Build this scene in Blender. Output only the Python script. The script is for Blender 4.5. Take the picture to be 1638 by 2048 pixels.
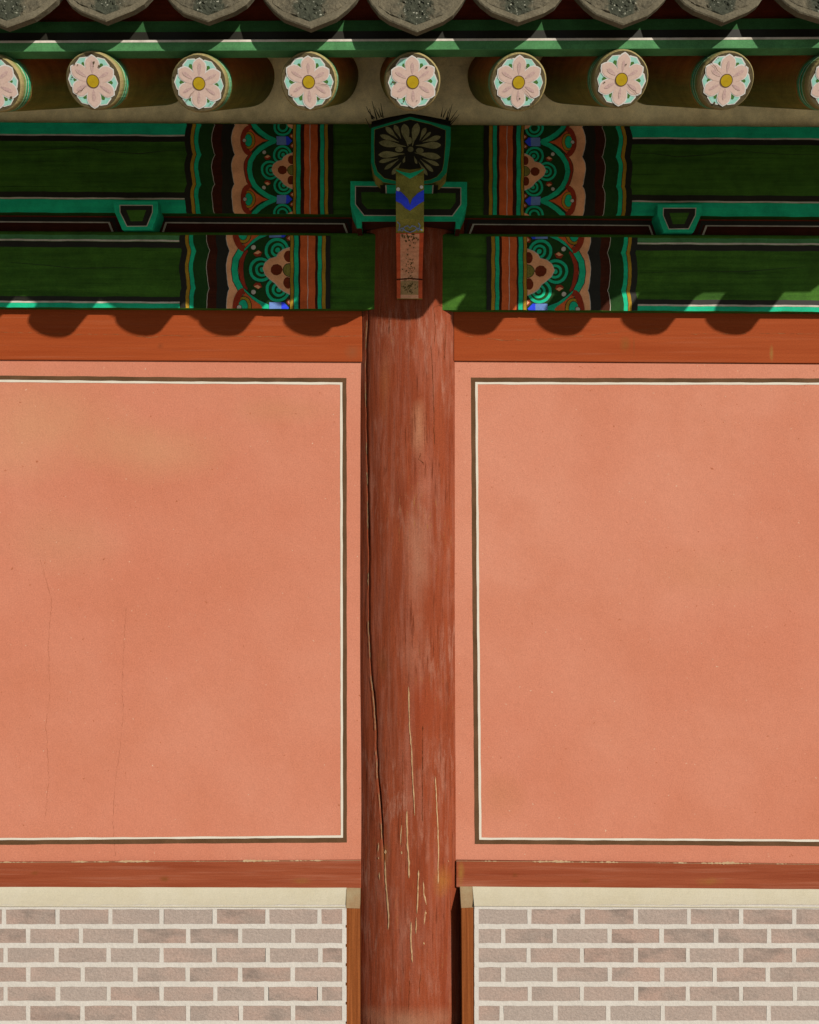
import bpy, bmesh, math, random
from mathutils import Vector, Matrix, Euler
from mathutils.geometry import tessellate_polygon

random.seed(7)
for o in list(bpy.data.objects):
    bpy.data.objects.remove(o, do_unlink=True)
scn = bpy.context.scene
COL = scn.collection

# ------------------------------------------------------------------ camera
W, H, F = 1638.0, 2048.0, 2090.0          # photograph size and focal length in its pixels
CAMZ = 1.66
cam_d = bpy.data.cameras.new('camera')
cam = bpy.data.objects.new('camera', cam_d)
COL.objects.link(cam)
cam.location = (0, 0, CAMZ)
cam.rotation_euler = (math.radians(90) + math.atan(95 / F), 0, -math.atan(8 / F))
cam_d.sensor_fit = 'VERTICAL'
cam_d.sensor_height = 36.0
cam_d.sensor_width = 36.0
cam_d.lens = 36.0 * F / H
cam_d.clip_start = 0.05
cam_d.clip_end = 3000
scn.camera = cam

# ------------------------------------------------------------------ light
LIGHT = Vector((-0.872, 1.0, -0.667)).normalized()
world = bpy.data.worlds.new('World')
scn.world = world
world.use_nodes = True
wn = world.node_tree
bg = wn.nodes['Background']
sky = wn.nodes.new('ShaderNodeTexSky')
sky.sky_type = 'NISHITA'
sky.sun_disc = False
sky.sun_elevation = math.asin(-LIGHT.z)
sky.sun_rotation = math.atan2(-LIGHT.x, -LIGHT.y)
sky.dust_density = 0.4
wn.links.new(sky.outputs[0], bg.inputs[0])
bg.inputs[1].default_value = 0.05
sun_d = bpy.data.lights.new('sun', 'SUN')
sun_d.energy = 5.0
sun_d.angle = math.radians(0.53)
sun_d.color = (1.0, 0.945, 0.85)
sun = bpy.data.objects.new('sun', sun_d)
COL.objects.link(sun)
sun.rotation_euler = LIGHT.to_track_quat('-Z', 'Y').to_euler()
sun.location = (3, -4, 8)
vs = scn.view_settings
vs.view_transform = 'Standard'
vs.look = 'None'
vs.exposure = 0.78
vs.gamma = 1.0
vs.use_curve_mapping = False

# ------------------------------------------------------------------ measuring: where a sight line meets an upright plane
CR = cam.rotation_euler.to_matrix()
CL = Vector(cam.location)
def ray(px, py):
    return CR @ Vector(((px - W / 2) / F, -(py - H / 2) / F, -1.0))
def P(px, py, Y):
    d = ray(px, py)
    t = Y / d.y
    return Vector((d.x * t, Y, CAMZ + d.z * t))
def tilt(x, y):                            # the timbers sink a little to the right
    return y + 0.0055 * (x - 400)

# ------------------------------------------------------------------ materials
MATS = {}
# surfaces standing in the sun: colours darkened so the shaded ones look brighter
SUNLIT_DIM = {n: 0.41 for n in ('plaster_pink panel_white panel_brown timber_red timber_red_low column_red bare_wood grain_dark crack crack_pale board_brown mortar ledge_plaster lime ledge_dirty brick_clay petal petal_vein petal_white petal_teal leaf_green stamen_yellow rafter_end tile_clay tile_relief').split()}
def M(name, base, alt=None, scale=6.0, stretch=(1, 1, 1), fine=0.10, fscale=260.0, rough=0.85,
      bump=0.08, bscale=40.0, spec=0.08, lo=0.35, hi=0.7, rnd=0.0, streak=None, hook=None):
    m = bpy.data.materials.new(name)
    m.use_nodes = True
    nt = m.node_tree
    N, L = nt.nodes, nt.links
    b = N['Principled BSDF']
    b.inputs['Roughness'].default_value = rough
    b.inputs['Specular IOR Level'].default_value = spec
    tc = N.new('ShaderNodeTexCoord')
    vec = tc.outputs['Object']
    oi = N.new('ShaderNodeObjectInfo')
    if rnd:
        ad = N.new('ShaderNodeVectorMath'); ad.operation = 'ADD'
        sc = N.new('ShaderNodeVectorMath'); sc.operation = 'SCALE'
        cb = N.new('ShaderNodeCombineXYZ')
        for i in range(3): L.new(oi.outputs['Random'], cb.inputs[i])
        sc.inputs['Scale'].default_value = 53.0
        L.new(cb.outputs[0], sc.inputs[0]); L.new(vec, ad.inputs[0]); L.new(sc.outputs[0], ad.inputs[1])
        vec = ad.outputs[0]
    mp = N.new('ShaderNodeMapping'); mp.inputs['Scale'].default_value = stretch
    L.new(vec, mp.inputs[0])
    def noise(sc, det=5.0, v=None, rg=0.6):
        n = N.new('ShaderNodeTexNoise'); n.inputs['Scale'].default_value = sc
        n.inputs['Detail'].default_value = det; n.inputs['Roughness'].default_value = rg
        L.new(v if v is not None else mp.outputs[0], n.inputs['Vector'])
        return n.outputs['Fac']
    def ramp(fac, a, c):
        r = N.new('ShaderNodeMapRange'); r.inputs[1].default_value = a; r.inputs[2].default_value = c
        L.new(fac, r.inputs[0]); return r.outputs[0]
    def mix(fac, a, c, mode='MIX'):
        x = N.new('ShaderNodeMix'); x.data_type = 'RGBA'; x.blend_type = mode
        for k, v in ((0, fac), (6, a), (7, c)):
            if hasattr(v, 'links'): L.new(v, x.inputs[k])
            elif k == 0: x.inputs[0].default_value = v
            else: x.inputs[k].default_value = (v[0], v[1], v[2], 1)
        return x.outputs[2]
    rgb = N.new('ShaderNodeRGB'); rgb.outputs[0].default_value = (*base, 1)
    col = rgb.outputs[0]
    if alt is not None:
        col = mix(ramp(noise(scale), lo, hi), col, alt)
    if streak is not None:                  # (colour, scale, stretch, low, high)
        mp2 = N.new('ShaderNodeMapping'); mp2.inputs['Scale'].default_value = streak[2]
        L.new(vec, mp2.inputs[0])
        col = mix(ramp(noise(streak[1], 6.0, mp2.outputs[0]), streak[3], streak[4]), col, streak[0])
    env = dict(N=N, L=L, noise=noise, ramp=ramp, mix=mix, vec=vec, tc=tc, mp=mp, oi=oi, b=b)
    if hook is not None:
        col = hook(col, env)
    if name not in SUNLIT_DIM:                     # uneven, dusty old paint
        md = N.new('ShaderNodeMapRange'); md.inputs[1].default_value = 0.3; md.inputs[2].default_value = 0.7
        md.inputs[3].default_value = 0.68; md.inputs[4].default_value = 1.18
        L.new(noise(13.0, 8.0, vec, 0.7), md.inputs[0])
        vd = N.new('ShaderNodeVectorMath'); vd.operation = 'SCALE'
        L.new(col, vd.inputs[0]); L.new(md.outputs[0], vd.inputs['Scale']); col = vd.outputs[0]
    if rnd:
        mm = N.new('ShaderNodeMath'); mm.operation = 'MULTIPLY_ADD'
        L.new(oi.outputs['Random'], mm.inputs[0]); mm.inputs[1].default_value = 2 * rnd; mm.inputs[2].default_value = 1 - rnd
        vv = N.new('ShaderNodeVectorMath'); vv.operation = 'SCALE'
        L.new(col, vv.inputs[0]); L.new(mm.outputs[0], vv.inputs['Scale']); col = vv.outputs[0]
    if fine:
        nf = noise(fscale, 2.0, vec)
        mm = N.new('ShaderNodeMapRange'); mm.inputs[1].default_value = 0.25; mm.inputs[2].default_value = 0.75
        kq = SUNLIT_DIM.get(name, 1.0); mm.inputs[3].default_value = (1 - fine) * kq; mm.inputs[4].default_value = (1 + fine) * kq
        L.new(nf, mm.inputs[0])
        vv = N.new('ShaderNodeVectorMath'); vv.operation = 'SCALE'
        L.new(col, vv.inputs[0]); L.new(mm.outputs[0], vv.inputs['Scale']); col = vv.outputs[0]
    L.new(col, b.inputs['Base Color'])
    if bump:
        bp = N.new('ShaderNodeBump'); bp.inputs['Strength'].default_value = bump
        bp.inputs['Distance'].default_value = 0.01
        L.new(noise(bscale, 6.0), bp.inputs['Height'])
        L.new(bp.outputs[0], b.inputs['Normal'])
    MATS[name] = m
    return m

def blotch(col, env, centre, size, colour, amount, sc=3.0):
    """a stain with a soft uneven outline round one place of the surface"""
    N, L = env['N'], env['L']
    s = N.new('ShaderNodeVectorMath'); s.operation = 'SUBTRACT'; L.new(env['tc'].outputs['Object'], s.inputs[0])
    s.inputs[1].default_value = centre
    d = N.new('ShaderNodeVectorMath'); d.operation = 'DIVIDE'; L.new(s.outputs[0], d.inputs[0]); d.inputs[1].default_value = size
    ln = N.new('ShaderNodeVectorMath'); ln.operation = 'LENGTH'; L.new(d.outputs[0], ln.inputs[0])
    nz = env['noise'](sc, 5.0, env['tc'].outputs['Object'])
    a = N.new('ShaderNodeMath'); a.operation = 'MULTIPLY_ADD'; L.new(nz, a.inputs[0]); a.inputs[1].default_value = 1.6
    L.new(ln.outputs['Value'], a.inputs[2])
    r = N.new('ShaderNodeMapRange'); r.inputs[1].default_value = 1.9; r.inputs[2].default_value = 0.7
    r.inputs[3].default_value = 0.0; r.inputs[4].default_value = amount
    L.new(a.outputs[0], r.inputs[0])
    return env['mix'](r.outputs[0], col, colour)

HX = (0.35, 1, 9)         # grain along x
HZ = (9, 9, 0.35)         # grain along z
def panel_hook(col, env):
    c = P(90, 850, 3.75); col = blotch(col, env, c, (0.34, 1, 0.20), (0.67, 0.325, 0.175), 0.8)
    c = P(300, 900, 3.75); col = blotch(col, env, c, (0.30, 1, 0.12), (0.67, 0.31, 0.17), 0.65)
    c = P(130, 1080, 3.75); col = blotch(col, env, c, (0.25, 1, 0.12), (0.66, 0.29, 0.17), 0.6)
    c = P(560, 820, 3.75); col = blotch(col, env, c, (0.2, 1, 0.05), (0.62, 0.27, 0.14), 0.5)
    c = P(1450, 1150, 3.75); col = blotch(col, env, c, (0.35, 1, 0.10), (0.66, 0.27, 0.15), 0.5)
    c = P(1000, 1590, 3.75); col = blotch(col, env, c, (0.10, 1, 0.09), (0.58, 0.22, 0.11), 0.6)
    spk = env['ramp'](env['noise'](85.0, 2.0, env['tc'].outputs['Object']), 0.735, 0.775)
    col = env['mix'](spk, col, (0.80, 0.48, 0.33))                       # small pale chips
    spk = env['ramp'](env['noise'](60.0, 3.0, env['mp'].outputs[0]), 0.29, 0.25)
    col = env['mix'](spk, col, (0.50, 0.155, 0.075))                     # small dark pits
    return col
M('plaster_pink', (0.670, 0.228, 0.136), (0.735, 0.295, 0.190), scale=1.2, fine=0.15, fscale=260, streak=((0.63, 0.212, 0.118), 3, (1, 1, 1.2), 0.45, 0.95), bump=0.13, bscale=26, rough=0.9, spec=0.1, hook=panel_hook)
M('panel_white', (0.86, 0.80, 0.68), (0.8, 0.7, 0.58), fine=0.05, bump=0)
M('panel_brown', (0.115, 0.058, 0.024), (0.17, 0.085, 0.04), scale=9, fine=0.15, bump=0)
def lintel_hook(col, env):
    for px, py, sx, sz, c, a in ((1250, 690, .02, .03, (.27, .10, .02), .7), (1543, 708, .008, .035, (.36, .20, .05), .8), (1268, 690, .004, .05, (.25, .08, .02), .6), (705, 705, .03, .03, (.27, .10, .04), .5), (320, 692, .012, .012, (.2, .05, .015), .6)):
        col = blotch(col, env, P(px, py, 3.75), (sx, 0.3, sz), c, a, 30.0)
    return col
def rail_hook(col, env):
    for px, py, sx, sz, c, a in ((1030, 1750, .014, .010, (.22, .06, .012), .8), (1172, 1762, .022, .014, (.24, .07, .012), .8), (1420, 1762, .05, .018, (.36, .15, .03), .6), (330, 1757, .02, .011, (.22, .07, .012), .8), (600, 1762, .04, .014, (.34, .14, .03), .6), (922, 1745, .014, .05, (.40, .20, .04), .8), (70, 1745, .016, .010, (.24, .07, .012), .7)):
        col = blotch(col, env, P(px, py, 3.75), (sx, 0.3, sz), c, a, 30.0)
    return col
M('timber_red', (0.415, 0.080, 0.019), (0.355, 0.060, 0.012), scale=5, stretch=HX, fine=0.14, bump=0.18, bscale=14, rough=0.85, spec=0.08, hook=lintel_hook,
  streak=((0.42, 0.11, 0.045), 7, (0.4, 1, 14), 0.55, 0.85))
M('timber_red_low', (0.37, 0.088, 0.036), (0.29, 0.056, 0.019), scale=5, stretch=HX, fine=0.10, bump=0.3, bscale=14, rough=0.75,
  streak=((0.44, 0.15, 0.085), 6, (0.5, 1, 14), 0.5, 0.8), hook=rail_hook)
def column_hook(col, env):
    for px, py, sx, sz, c, a in ((838, 860, .03, .12, (.50, .22, .12), .8), (850, 960, .045, .16, (.42, .14, .085), .7),
                                 (835, 1110, .05, .22, (.40, .16, .095), .9), (800, 1000, .03, .10, (.20, .035, .012), .7), (790, 1170, .03, .12, (.21, .038, .012), .6), (770, 760, .02, .14, (.40, .11, .03), .5), (830, 1310, .06, .12, (.40, .15, .09), .6),
                                 (822, 960, .025, .12, (.27, .045, .012), .7), (765, 1330, .025, .06, (.22, .06, .02), .7),
                                 (850, 1420, .07, .16, (.33, .055, .018), .5), (885, 1765, .03, .05, (.42, .16, .025), .6),
                                 (820, 2040, .25, .05, (.45, .26, .16), .5), (860, 700, .06, .16, (.44, .13, .07), .5),
                                 (770, 1705, .018, .05, (.33, .13, .03), .7)):
        q = P(px, py, 3.71)
        col = blotch(col, env, (q.x, q.y, q.z), (sx, 0.3, sz), c, a, 9.0)
    N, L = env['N'], env['L']
    def strand(sc, st, a, b, big, ba, bb):
        mq = N.new('ShaderNodeMapping'); mq.inputs['Scale'].default_value = st; L.new(env['vec'], mq.inputs[0])
        x = env['ramp'](env['noise'](sc, 6.0, mq.outputs[0], 0.7), a, b)
        y = env['ramp'](env['noise'](big, 3.0, env['vec']), ba, bb)
        m_ = N.new('ShaderNodeMath'); m_.operation = 'MULTIPLY'; L.new(x, m_.inputs[0]); L.new(y, m_.inputs[1]); return m_.outputs[0]
    col = env['mix'](strand(13, (4, 4, 0.7), 0.50, 0.64, 3.0, 0.47, 0.62), col, (0.395, 0.155, 0.098))     # faded pinkish wear
    col = env['mix'](strand(16, (9, 9, 0.4), 0.55, 0.64, 5.0, 0.42, 0.58), col, (0.155, 0.030, 0.009))  # dark grain
    col = env['mix'](strand(40, (3, 3, 0.5), 0.60, 0.68, 2.3, 0.45, 0.65), col, (0.36, 0.15, 0.045))       # ochre flecks
    return col
M('column_red', (0.315, 0.066, 0.024), (0.235, 0.042, 0.013), scale=4, stretch=(6, 6, 0.5), fine=0.20, bump=0.30, bscale=9, rough=0.85, spec=0.08,
  streak=((0.36, 0.125, 0.078), 4, (14, 14, 1.1), 0.46, 0.85), hook=column_hook)
M('grain_dark', (0.17, 0.045, 0.012), (0.25, 0.06, 0.02), scale=80, fine=0.2, bump=0)
M('bare_wood', (0.62, 0.40, 0.22), (0.50, 0.28, 0.13), scale=60, fine=0.2, bump=0)
M('split_dark', (0.02, 0.008, 0.003), fine=0, bump=0, rough=1, spec=0)
M('board_brown', (0.30, 0.088, 0.020), (0.23, 0.058, 0.012), scale=7, stretch=HZ, fine=0.12, bump=0.3, bscale=12,
  streak=((0.42, 0.13, 0.035), 6, (22, 22, .6), 0.5, 0.8))
M('mortar', (0.71, 0.66, 0.595), (0.77, 0.72, 0.655), scale=9, fine=0.07, bump=0.25, bscale=60, rough=0.95, spec=0.1)
M('ledge_plaster', (0.64, 0.575, 0.415), (0.69, 0.635, 0.49), scale=5, fine=0.07, bump=0.15, bscale=35, rough=0.95, spec=0.1)
M('lime', (0.62, 0.44, 0.26), (0.55, 0.34, 0.18), scale=20, fine=0.15, bump=0)
M('ledge_dirty', (0.40, 0.30, 0.17), (0.34, 0.20, 0.10), scale=18, fine=0.1, bump=0.15, rough=0.95, spec=0.1)
def brick_hook(col, env):
    N, L = env['N'], env['L']
    r = env['ramp'](env['oi'].outputs['Random'], 0.0, 1.0)
    return env['mix'](r, col, (0.42, 0.345, 0.30), 'MIX')
M('brick_clay', (0.59, 0.405, 0.33), (0.46, 0.36, 0.305), scale=9, fine=0.16, fscale=170, bump=0.35, bscale=70, rough=0.92, spec=0.12, rnd=0.13,
  stretch=(1, 1, 1.6), streak=((0.23, 0.19, 0.165), 8, (1, 1, 2.2), 0.50, 0.78), hook=brick_hook)
M('stone', (0.50, 0.465, 0.395), (0.45, 0.415, 0.35), scale=14, fine=0.2, fscale=120, bump=0.3, bscale=60, rough=0.9)
M('sand_ground', (0.30, 0.26, 0.19), (0.25, 0.22, 0.15), scale=0.8, fine=0.15, fscale=60, bump=0.3, bscale=30, rough=0.95)
M('eave_plaster', (0.82, 0.71, 0.43), (0.74, 0.62, 0.36), scale=6, fine=0.14, bump=0.3, bscale=18, rough=0.95,
  streak=((0.24, 0.17, 0.06), 5, (1, 1, 1.8), 0.62, 0.78))
# painted timber
M('green_dark', (0.0300, 0.0830, 0.0085), (0.0150, 0.0470, 0.0048), scale=5, stretch=HX, fine=0.22, bump=0.2, bscale=12, rough=0.8,
  streak=((0.006, 0.017, 0.003), 5, (0.5, 1, 16), 0.58, 0.8))
M('green_field', (0.0090, 0.0360, 0.0070), (0.0070, 0.0260, 0.0050), scale=9, fine=0.2, bump=0)
M('green_eave', (0.0420, 0.1300, 0.0480), (0.0330, 0.1050, 0.0400), scale=8, stretch=HX, fine=0.18, bump=0.1, rough=0.8)
M('green_lath', (0.0179, 0.0638, 0.0191), (0.0140, 0.0510, 0.0153), scale=8, stretch=HX, fine=0.18, bump=0.1, rough=0.8)
M('teal', (0.0072, 0.2890, 0.1445), (0.0058, 0.2384, 0.1373), scale=8, stretch=HX, fine=0.14, bump=0.1, rough=0.8)
M('teal_shaded', (0.006, 0.200, 0.095), (0.005, 0.15, 0.08), scale=12, fine=0.15, bump=0)  # copy of teal, darkened for the shade on the beam head's rim
M('teal_pale', (0.16, 0.66, 0.46), (0.28, 0.74, 0.58), scale=30, fine=0.12, bump=0)
M('paint_black', (0.008, 0.007, 0.004), fine=0.2, bump=0, rough=0.6, spec=0.15)
M('paint_white', (0.34, 0.31, 0.27), (0.27, 0.24, 0.20), scale=30, fine=0.1, bump=0)
M('ochre', (0.24, 0.145, 0.014), (0.20, 0.115, 0.01), scale=20, fine=0.15, bump=0)
M('maroon', (0.0350, 0.0077, 0.0028), (0.0252, 0.0056, 0.0021), scale=12, stretch=HX, fine=0.15, bump=0.1)
M('maroon_red', (0.1040, 0.0176, 0.0056), (0.0800, 0.0128, 0.0040), scale=12, stretch=HX, fine=0.15, bump=0.1)
M('dark_red', (0.17, 0.020, 0.008), fine=0.15, bump=0)
M('salmon', (0.5007, 0.2422, 0.1211), (0.4522, 0.2099, 0.1050), scale=14, fine=0.12, bump=0)
M('orange', (0.3825, 0.0765, 0.0199), (0.3366, 0.0612, 0.0153), scale=14, fine=0.12, bump=0)
M('blue_pale', (0.085, 0.145, 0.33), fine=0.12, bump=0)
M('blue_deep', (0.020, 0.040, 0.50), fine=0.15, bump=0)
M('olive', (0.1360, 0.1200, 0.0256), (0.0960, 0.0880, 0.0176), scale=18, fine=0.25, bump=0)
M('olive_pale', (0.175, 0.165, 0.080), (0.11, 0.105, 0.05), scale=40, fine=0.25, bump=0)
M('pink_dusty', (0.36, 0.19, 0.12), (0.27, 0.145, 0.085), scale=24, stretch=(3, 3, 1), fine=0.2, bump=0)
M('arm_red', (0.30, 0.055, 0.02), (0.25, 0.045, 0.018), scale=30, fine=0.15, bump=0)
M('pink_stained', (0.20, 0.13, 0.065), (0.14, 0.095, 0.04), scale=40, fine=0.25, bump=0)
M('mould', (0.045, 0.035, 0.010), (0.11, 0.07, 0.03), scale=60, fine=0.2, bump=0, lo=0.5, hi=0.7)
# rafter ends
M('petal', (0.84, 0.62, 0.535), (0.80, 0.57, 0.48), scale=40, fine=0.08, bump=0)
M('petal_vein', (0.62, 0.42, 0.40), (0.78, 0.55, 0.48), scale=160, fine=0.2, bump=0)
M('petal_white', (0.90, 0.87, 0.82), fine=0.06, bump=0)
M('petal_teal', (0.34, 0.76, 0.62), (0.50, 0.84, 0.74), scale=50, fine=0.08, bump=0)
M('leaf_green', (0.085, 0.22, 0.045), fine=0.2, bump=0)
M('stamen_yellow', (0.62, 0.43, 0.015), (0.52, 0.34, 0.01), scale=60, fine=0.12, bump=0)
M('rafter_end', (0.150, 0.118, 0.060), (0.10, 0.075, 0.035), scale=30, fine=0.25, bump=0.2, bscale=60, rnd=0.12,
  streak=((0.36, 0.28, 0.13), 45, (1, 1, 1), 0.66, 0.72))
def rafter_hook(col, env):
    N, L = env['N'], env['L']
    sp = N.new('ShaderNodeSeparateXYZ'); L.new(env['tc'].outputs['Object'], sp.inputs[0])
    nz = env['noise'](7.0, 3.0, env['vec'])
    # green below, red ochre above
    a = N.new('ShaderNodeMath'); a.operation = 'MULTIPLY_ADD'; L.new(nz, a.inputs[0]); a.inputs[1].default_value = 0.05; L.new(sp.outputs['Z'], a.inputs[2])
    col = env['mix'](env['ramp'](a.outputs[0], 0.005, 0.075), col, (0.24, 0.085, 0.018))
    # painted rings behind the end
    nz2 = env['noise'](26.0, 2.0, env['vec'])
    y = N.new('ShaderNodeMath'); y.operation = 'MULTIPLY_ADD'; L.new(nz2, y.inputs[0]); y.inputs[1].default_value = 0.022; L.new(sp.outputs['Y'], y.inputs[2])
    s = N.new('ShaderNodeMath'); s.operation = 'MULTIPLY'; L.new(y.outputs[0], s.inputs[0]); s.inputs[1].default_value = 1 / 0.16
    cr = N.new('ShaderNodeValToRGB'); cr.color_ramp.interpolation = 'CONSTANT'
    e = cr.color_ramp.elements
    stops = [(0.0, (0.165, 0.132, 0.055, 1.0)), (.20, (0.094, 0.132, 0.039, 1.0)), (.30, (0.231, 0.264, 0.165, 1.0)), (.335, (0.011, 0.182, 0.094, 1.0)), (.39, (0.033, 0.088, 0.022, 1.0)),
             (.43, (0.220, 0.264, 0.182, 1.0)), (.46, (0.011, 0.187, 0.099, 1.0)), (.53, (0.110, 0.105, 0.033, 1.0)), (.57, (0.055, 0.121, 0.033, 1.0)), (.62, (0.248, 0.077, 0.022, 1.0)), (.66, (0.044, 0.077, 0.017, 1.0))]
    e[0].position, e[0].color = stops[0]
    e[1].position, e[1].color = stops[1]
    for p, c in stops[2:]:
        n = e.new(p); n.color = c
    L.new(s.outputs[0], cr.inputs[0])
    g = N.new('ShaderNodeMath'); g.operation = 'LESS_THAN'; L.new(s.outputs[0], g.inputs[0]); g.inputs[1].default_value = 0.68
    return env['mix'](g.outputs[0], col, cr.outputs[0])
M('rafter_paint', (0.115, 0.100, 0.020), (0.080, 0.085, 0.018), scale=5, stretch=(9, .4, 9), fine=0.2, bump=0.3, bscale=12, rough=0.7, hook=rafter_hook, rnd=0.10)
def tile_hook(col, env):
    return col
M('tile_clay', (0.175, 0.150, 0.098), (0.125, 0.105, 0.066), scale=18, fine=0.25, fscale=180, bump=0.5, bscale=50, rough=0.85, rnd=0.08)
def relief_hook(col, env):
    N, L = env['N'], env['L']
    sp = N.new('ShaderNodeSeparateXYZ'); L.new(env['tc'].outputs['Object'], sp.inputs[0])
    ab = N.new('ShaderNodeMath'); ab.operation = 'ABSOLUTE'; L.new(sp.outputs['X'], ab.inputs[0])
    nz = env['noise'](45.0, 4.0, env['vec'])
    a = N.new('ShaderNodeMath'); a.operation = 'MULTIPLY_ADD'; L.new(nz, a.inputs[0]); a.inputs[1].default_value = 0.07; L.new(ab.outputs[0], a.inputs[2])
    core = env['ramp'](a.outputs[0], 0.085, 0.066)
    col = env['mix'](core, col, (0.060, 0.064, 0.042))
    spk = env['ramp'](env['noise'](130.0, 2.0, env['vec']), 0.63, 0.72)
    mm = N.new('ShaderNodeMath'); mm.operation = 'MULTIPLY'; L.new(spk, mm.inputs[0]); L.new(core, mm.inputs[1])
    return env['mix'](mm.outputs[0], col, (0.55, 0.54, 0.42))
M('tile_relief', (0.180, 0.152, 0.098), (0.10, 0.088, 0.058), scale=32, fine=0.3, fscale=150, bump=0.8, bscale=60, rough=0.85, rnd=0.06, hook=relief_hook)
M('spike_metal', (0.02, 0.018, 0.012), fine=0, bump=0, rough=0.5)
M('crack_pale', (0.46, 0.20, 0.08), (0.20, 0.04, 0.01), scale=25, fine=0.15, bump=0)
M('crack', (0.50, 0.165, 0.085), fine=0.2, bump=0)
M('deck_board', (0.20, 0.15, 0.08), (0.15, 0.10, 0.05), scale=6, fine=0.2, bump=0.2)

# ------------------------------------------------------------------ mesh helpers
BASE = Vector((0, 3.75, 0))
root = bpy.data.objects.new('palace_building', None)
COL.objects.link(root)
root.location = BASE
root['label'] = 'timber palace building with pink plaster walls, red column and painted green eaves'
root['category'] = 'building'

def link(name, me, parent, mats, label=None, smooth=False, kind=None):
    o = bpy.data.objects.new(name, me)
    COL.objects.link(o)
    for m in (mats if isinstance(mats, (list, tuple)) else [mats]):
        if me.materials.find(m) < 0: me.materials.append(MATS[m])
    if smooth:
        for p in me.polygons: p.use_smooth = True
    if parent is not None:
        o.parent = parent
        o.matrix_parent_inverse = Matrix.Translation(-BASE) if parent is root else Matrix.Identity(4)
    if label: o['label'] = label
    if kind: o['kind'] = kind
    return o

def mesh_of(name, verts, faces, fm=None):
    me = bpy.data.meshes.new(name)
    me.from_pydata([tuple(v) for v in verts], [], faces)
    me.update()
    if fm:
        for p, i in zip(me.polygons, fm): p.material_index = i
    return me

def prism_data(front, back):
    """closed prism from two matching outlines (front faces the viewer)"""
    n = len(front)
    verts = list(front) + list(back)
    tris = tessellate_polygon([front])
    faces = [tuple(t) for t in tris] + [tuple(reversed([i + n for i in t])) for t in tris]
    for i in range(n):
        j = (i + 1) % n
        faces.append((i, j, j + n, i + n))
    return verts, faces

def fix(me):
    bm = bmesh.new(); bm.from_mesh(me)
    bmesh.ops.recalc_face_normals(bm, faces=bm.faces)
    bm.to_mesh(me); bm.free()

def slab(name, pts, Y, depth, mat, parent=root, label=None, bevel=0.0, scale_back=1.0, tl=False):
    """an upright piece of timber or plaster: outline in the plane Y, running `depth` back"""
    q = [P(x, tilt(x, y) if tl else y, Y) for x, y in pts]
    back = [Vector((v.x, Y + depth, v.z)) for v in q]
    v, f = prism_data(q, back)
    me = mesh_of(name, v, f); fix(me)
    if bevel:
        bm = bmesh.new(); bm.from_mesh(me)
        bmesh.ops.dissolve_limit(bm, angle_limit=0.02, verts=bm.verts, edges=bm.edges)
        bmesh.ops.bevel(bm, geom=[e for e in bm.edges if e.calc_face_angle(0) > 0.3], offset=bevel, segments=3, profile=0.6, affect='EDGES', clamp_overlap=True)
        bm.to_mesh(me); bm.free()
    return link(name, me, parent, mat, label)

def rect(x0, y0, x1, y1): return [(x0, y0), (x1, y0), (x1, y1), (x0, y1)]

def clip(poly, x0, y0, x1, y1):
    def half(p, inside, cut):
        out = []
        for i in range(len(p)):
            a, b = p[i - 1], p[i]
            if inside(b):
                if not inside(a): out.append(cut(a, b))
                out.append(b)
            elif inside(a): out.append(cut(a, b))
        return out
    def cx(c): return lambda a, b: (c, a[1] + (b[1] - a[1]) * (c - a[0]) / (b[0] - a[0]))
    def cy(c): return lambda a, b: (a[0] + (b[0] - a[0]) * (c - a[1]) / (b[1] - a[1]), c)
    for ins, cut in ((lambda p: p[0] >= x0, cx(x0)), (lambda p: p[0] <= x1, cx(x1)), (lambda p: p[1] >= y0, cy(y0)), (lambda p: p[1] <= y1, cy(y1))):
        if len(poly) < 3: return []
        poly = half(poly, ins, cut)
    return poly

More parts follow.
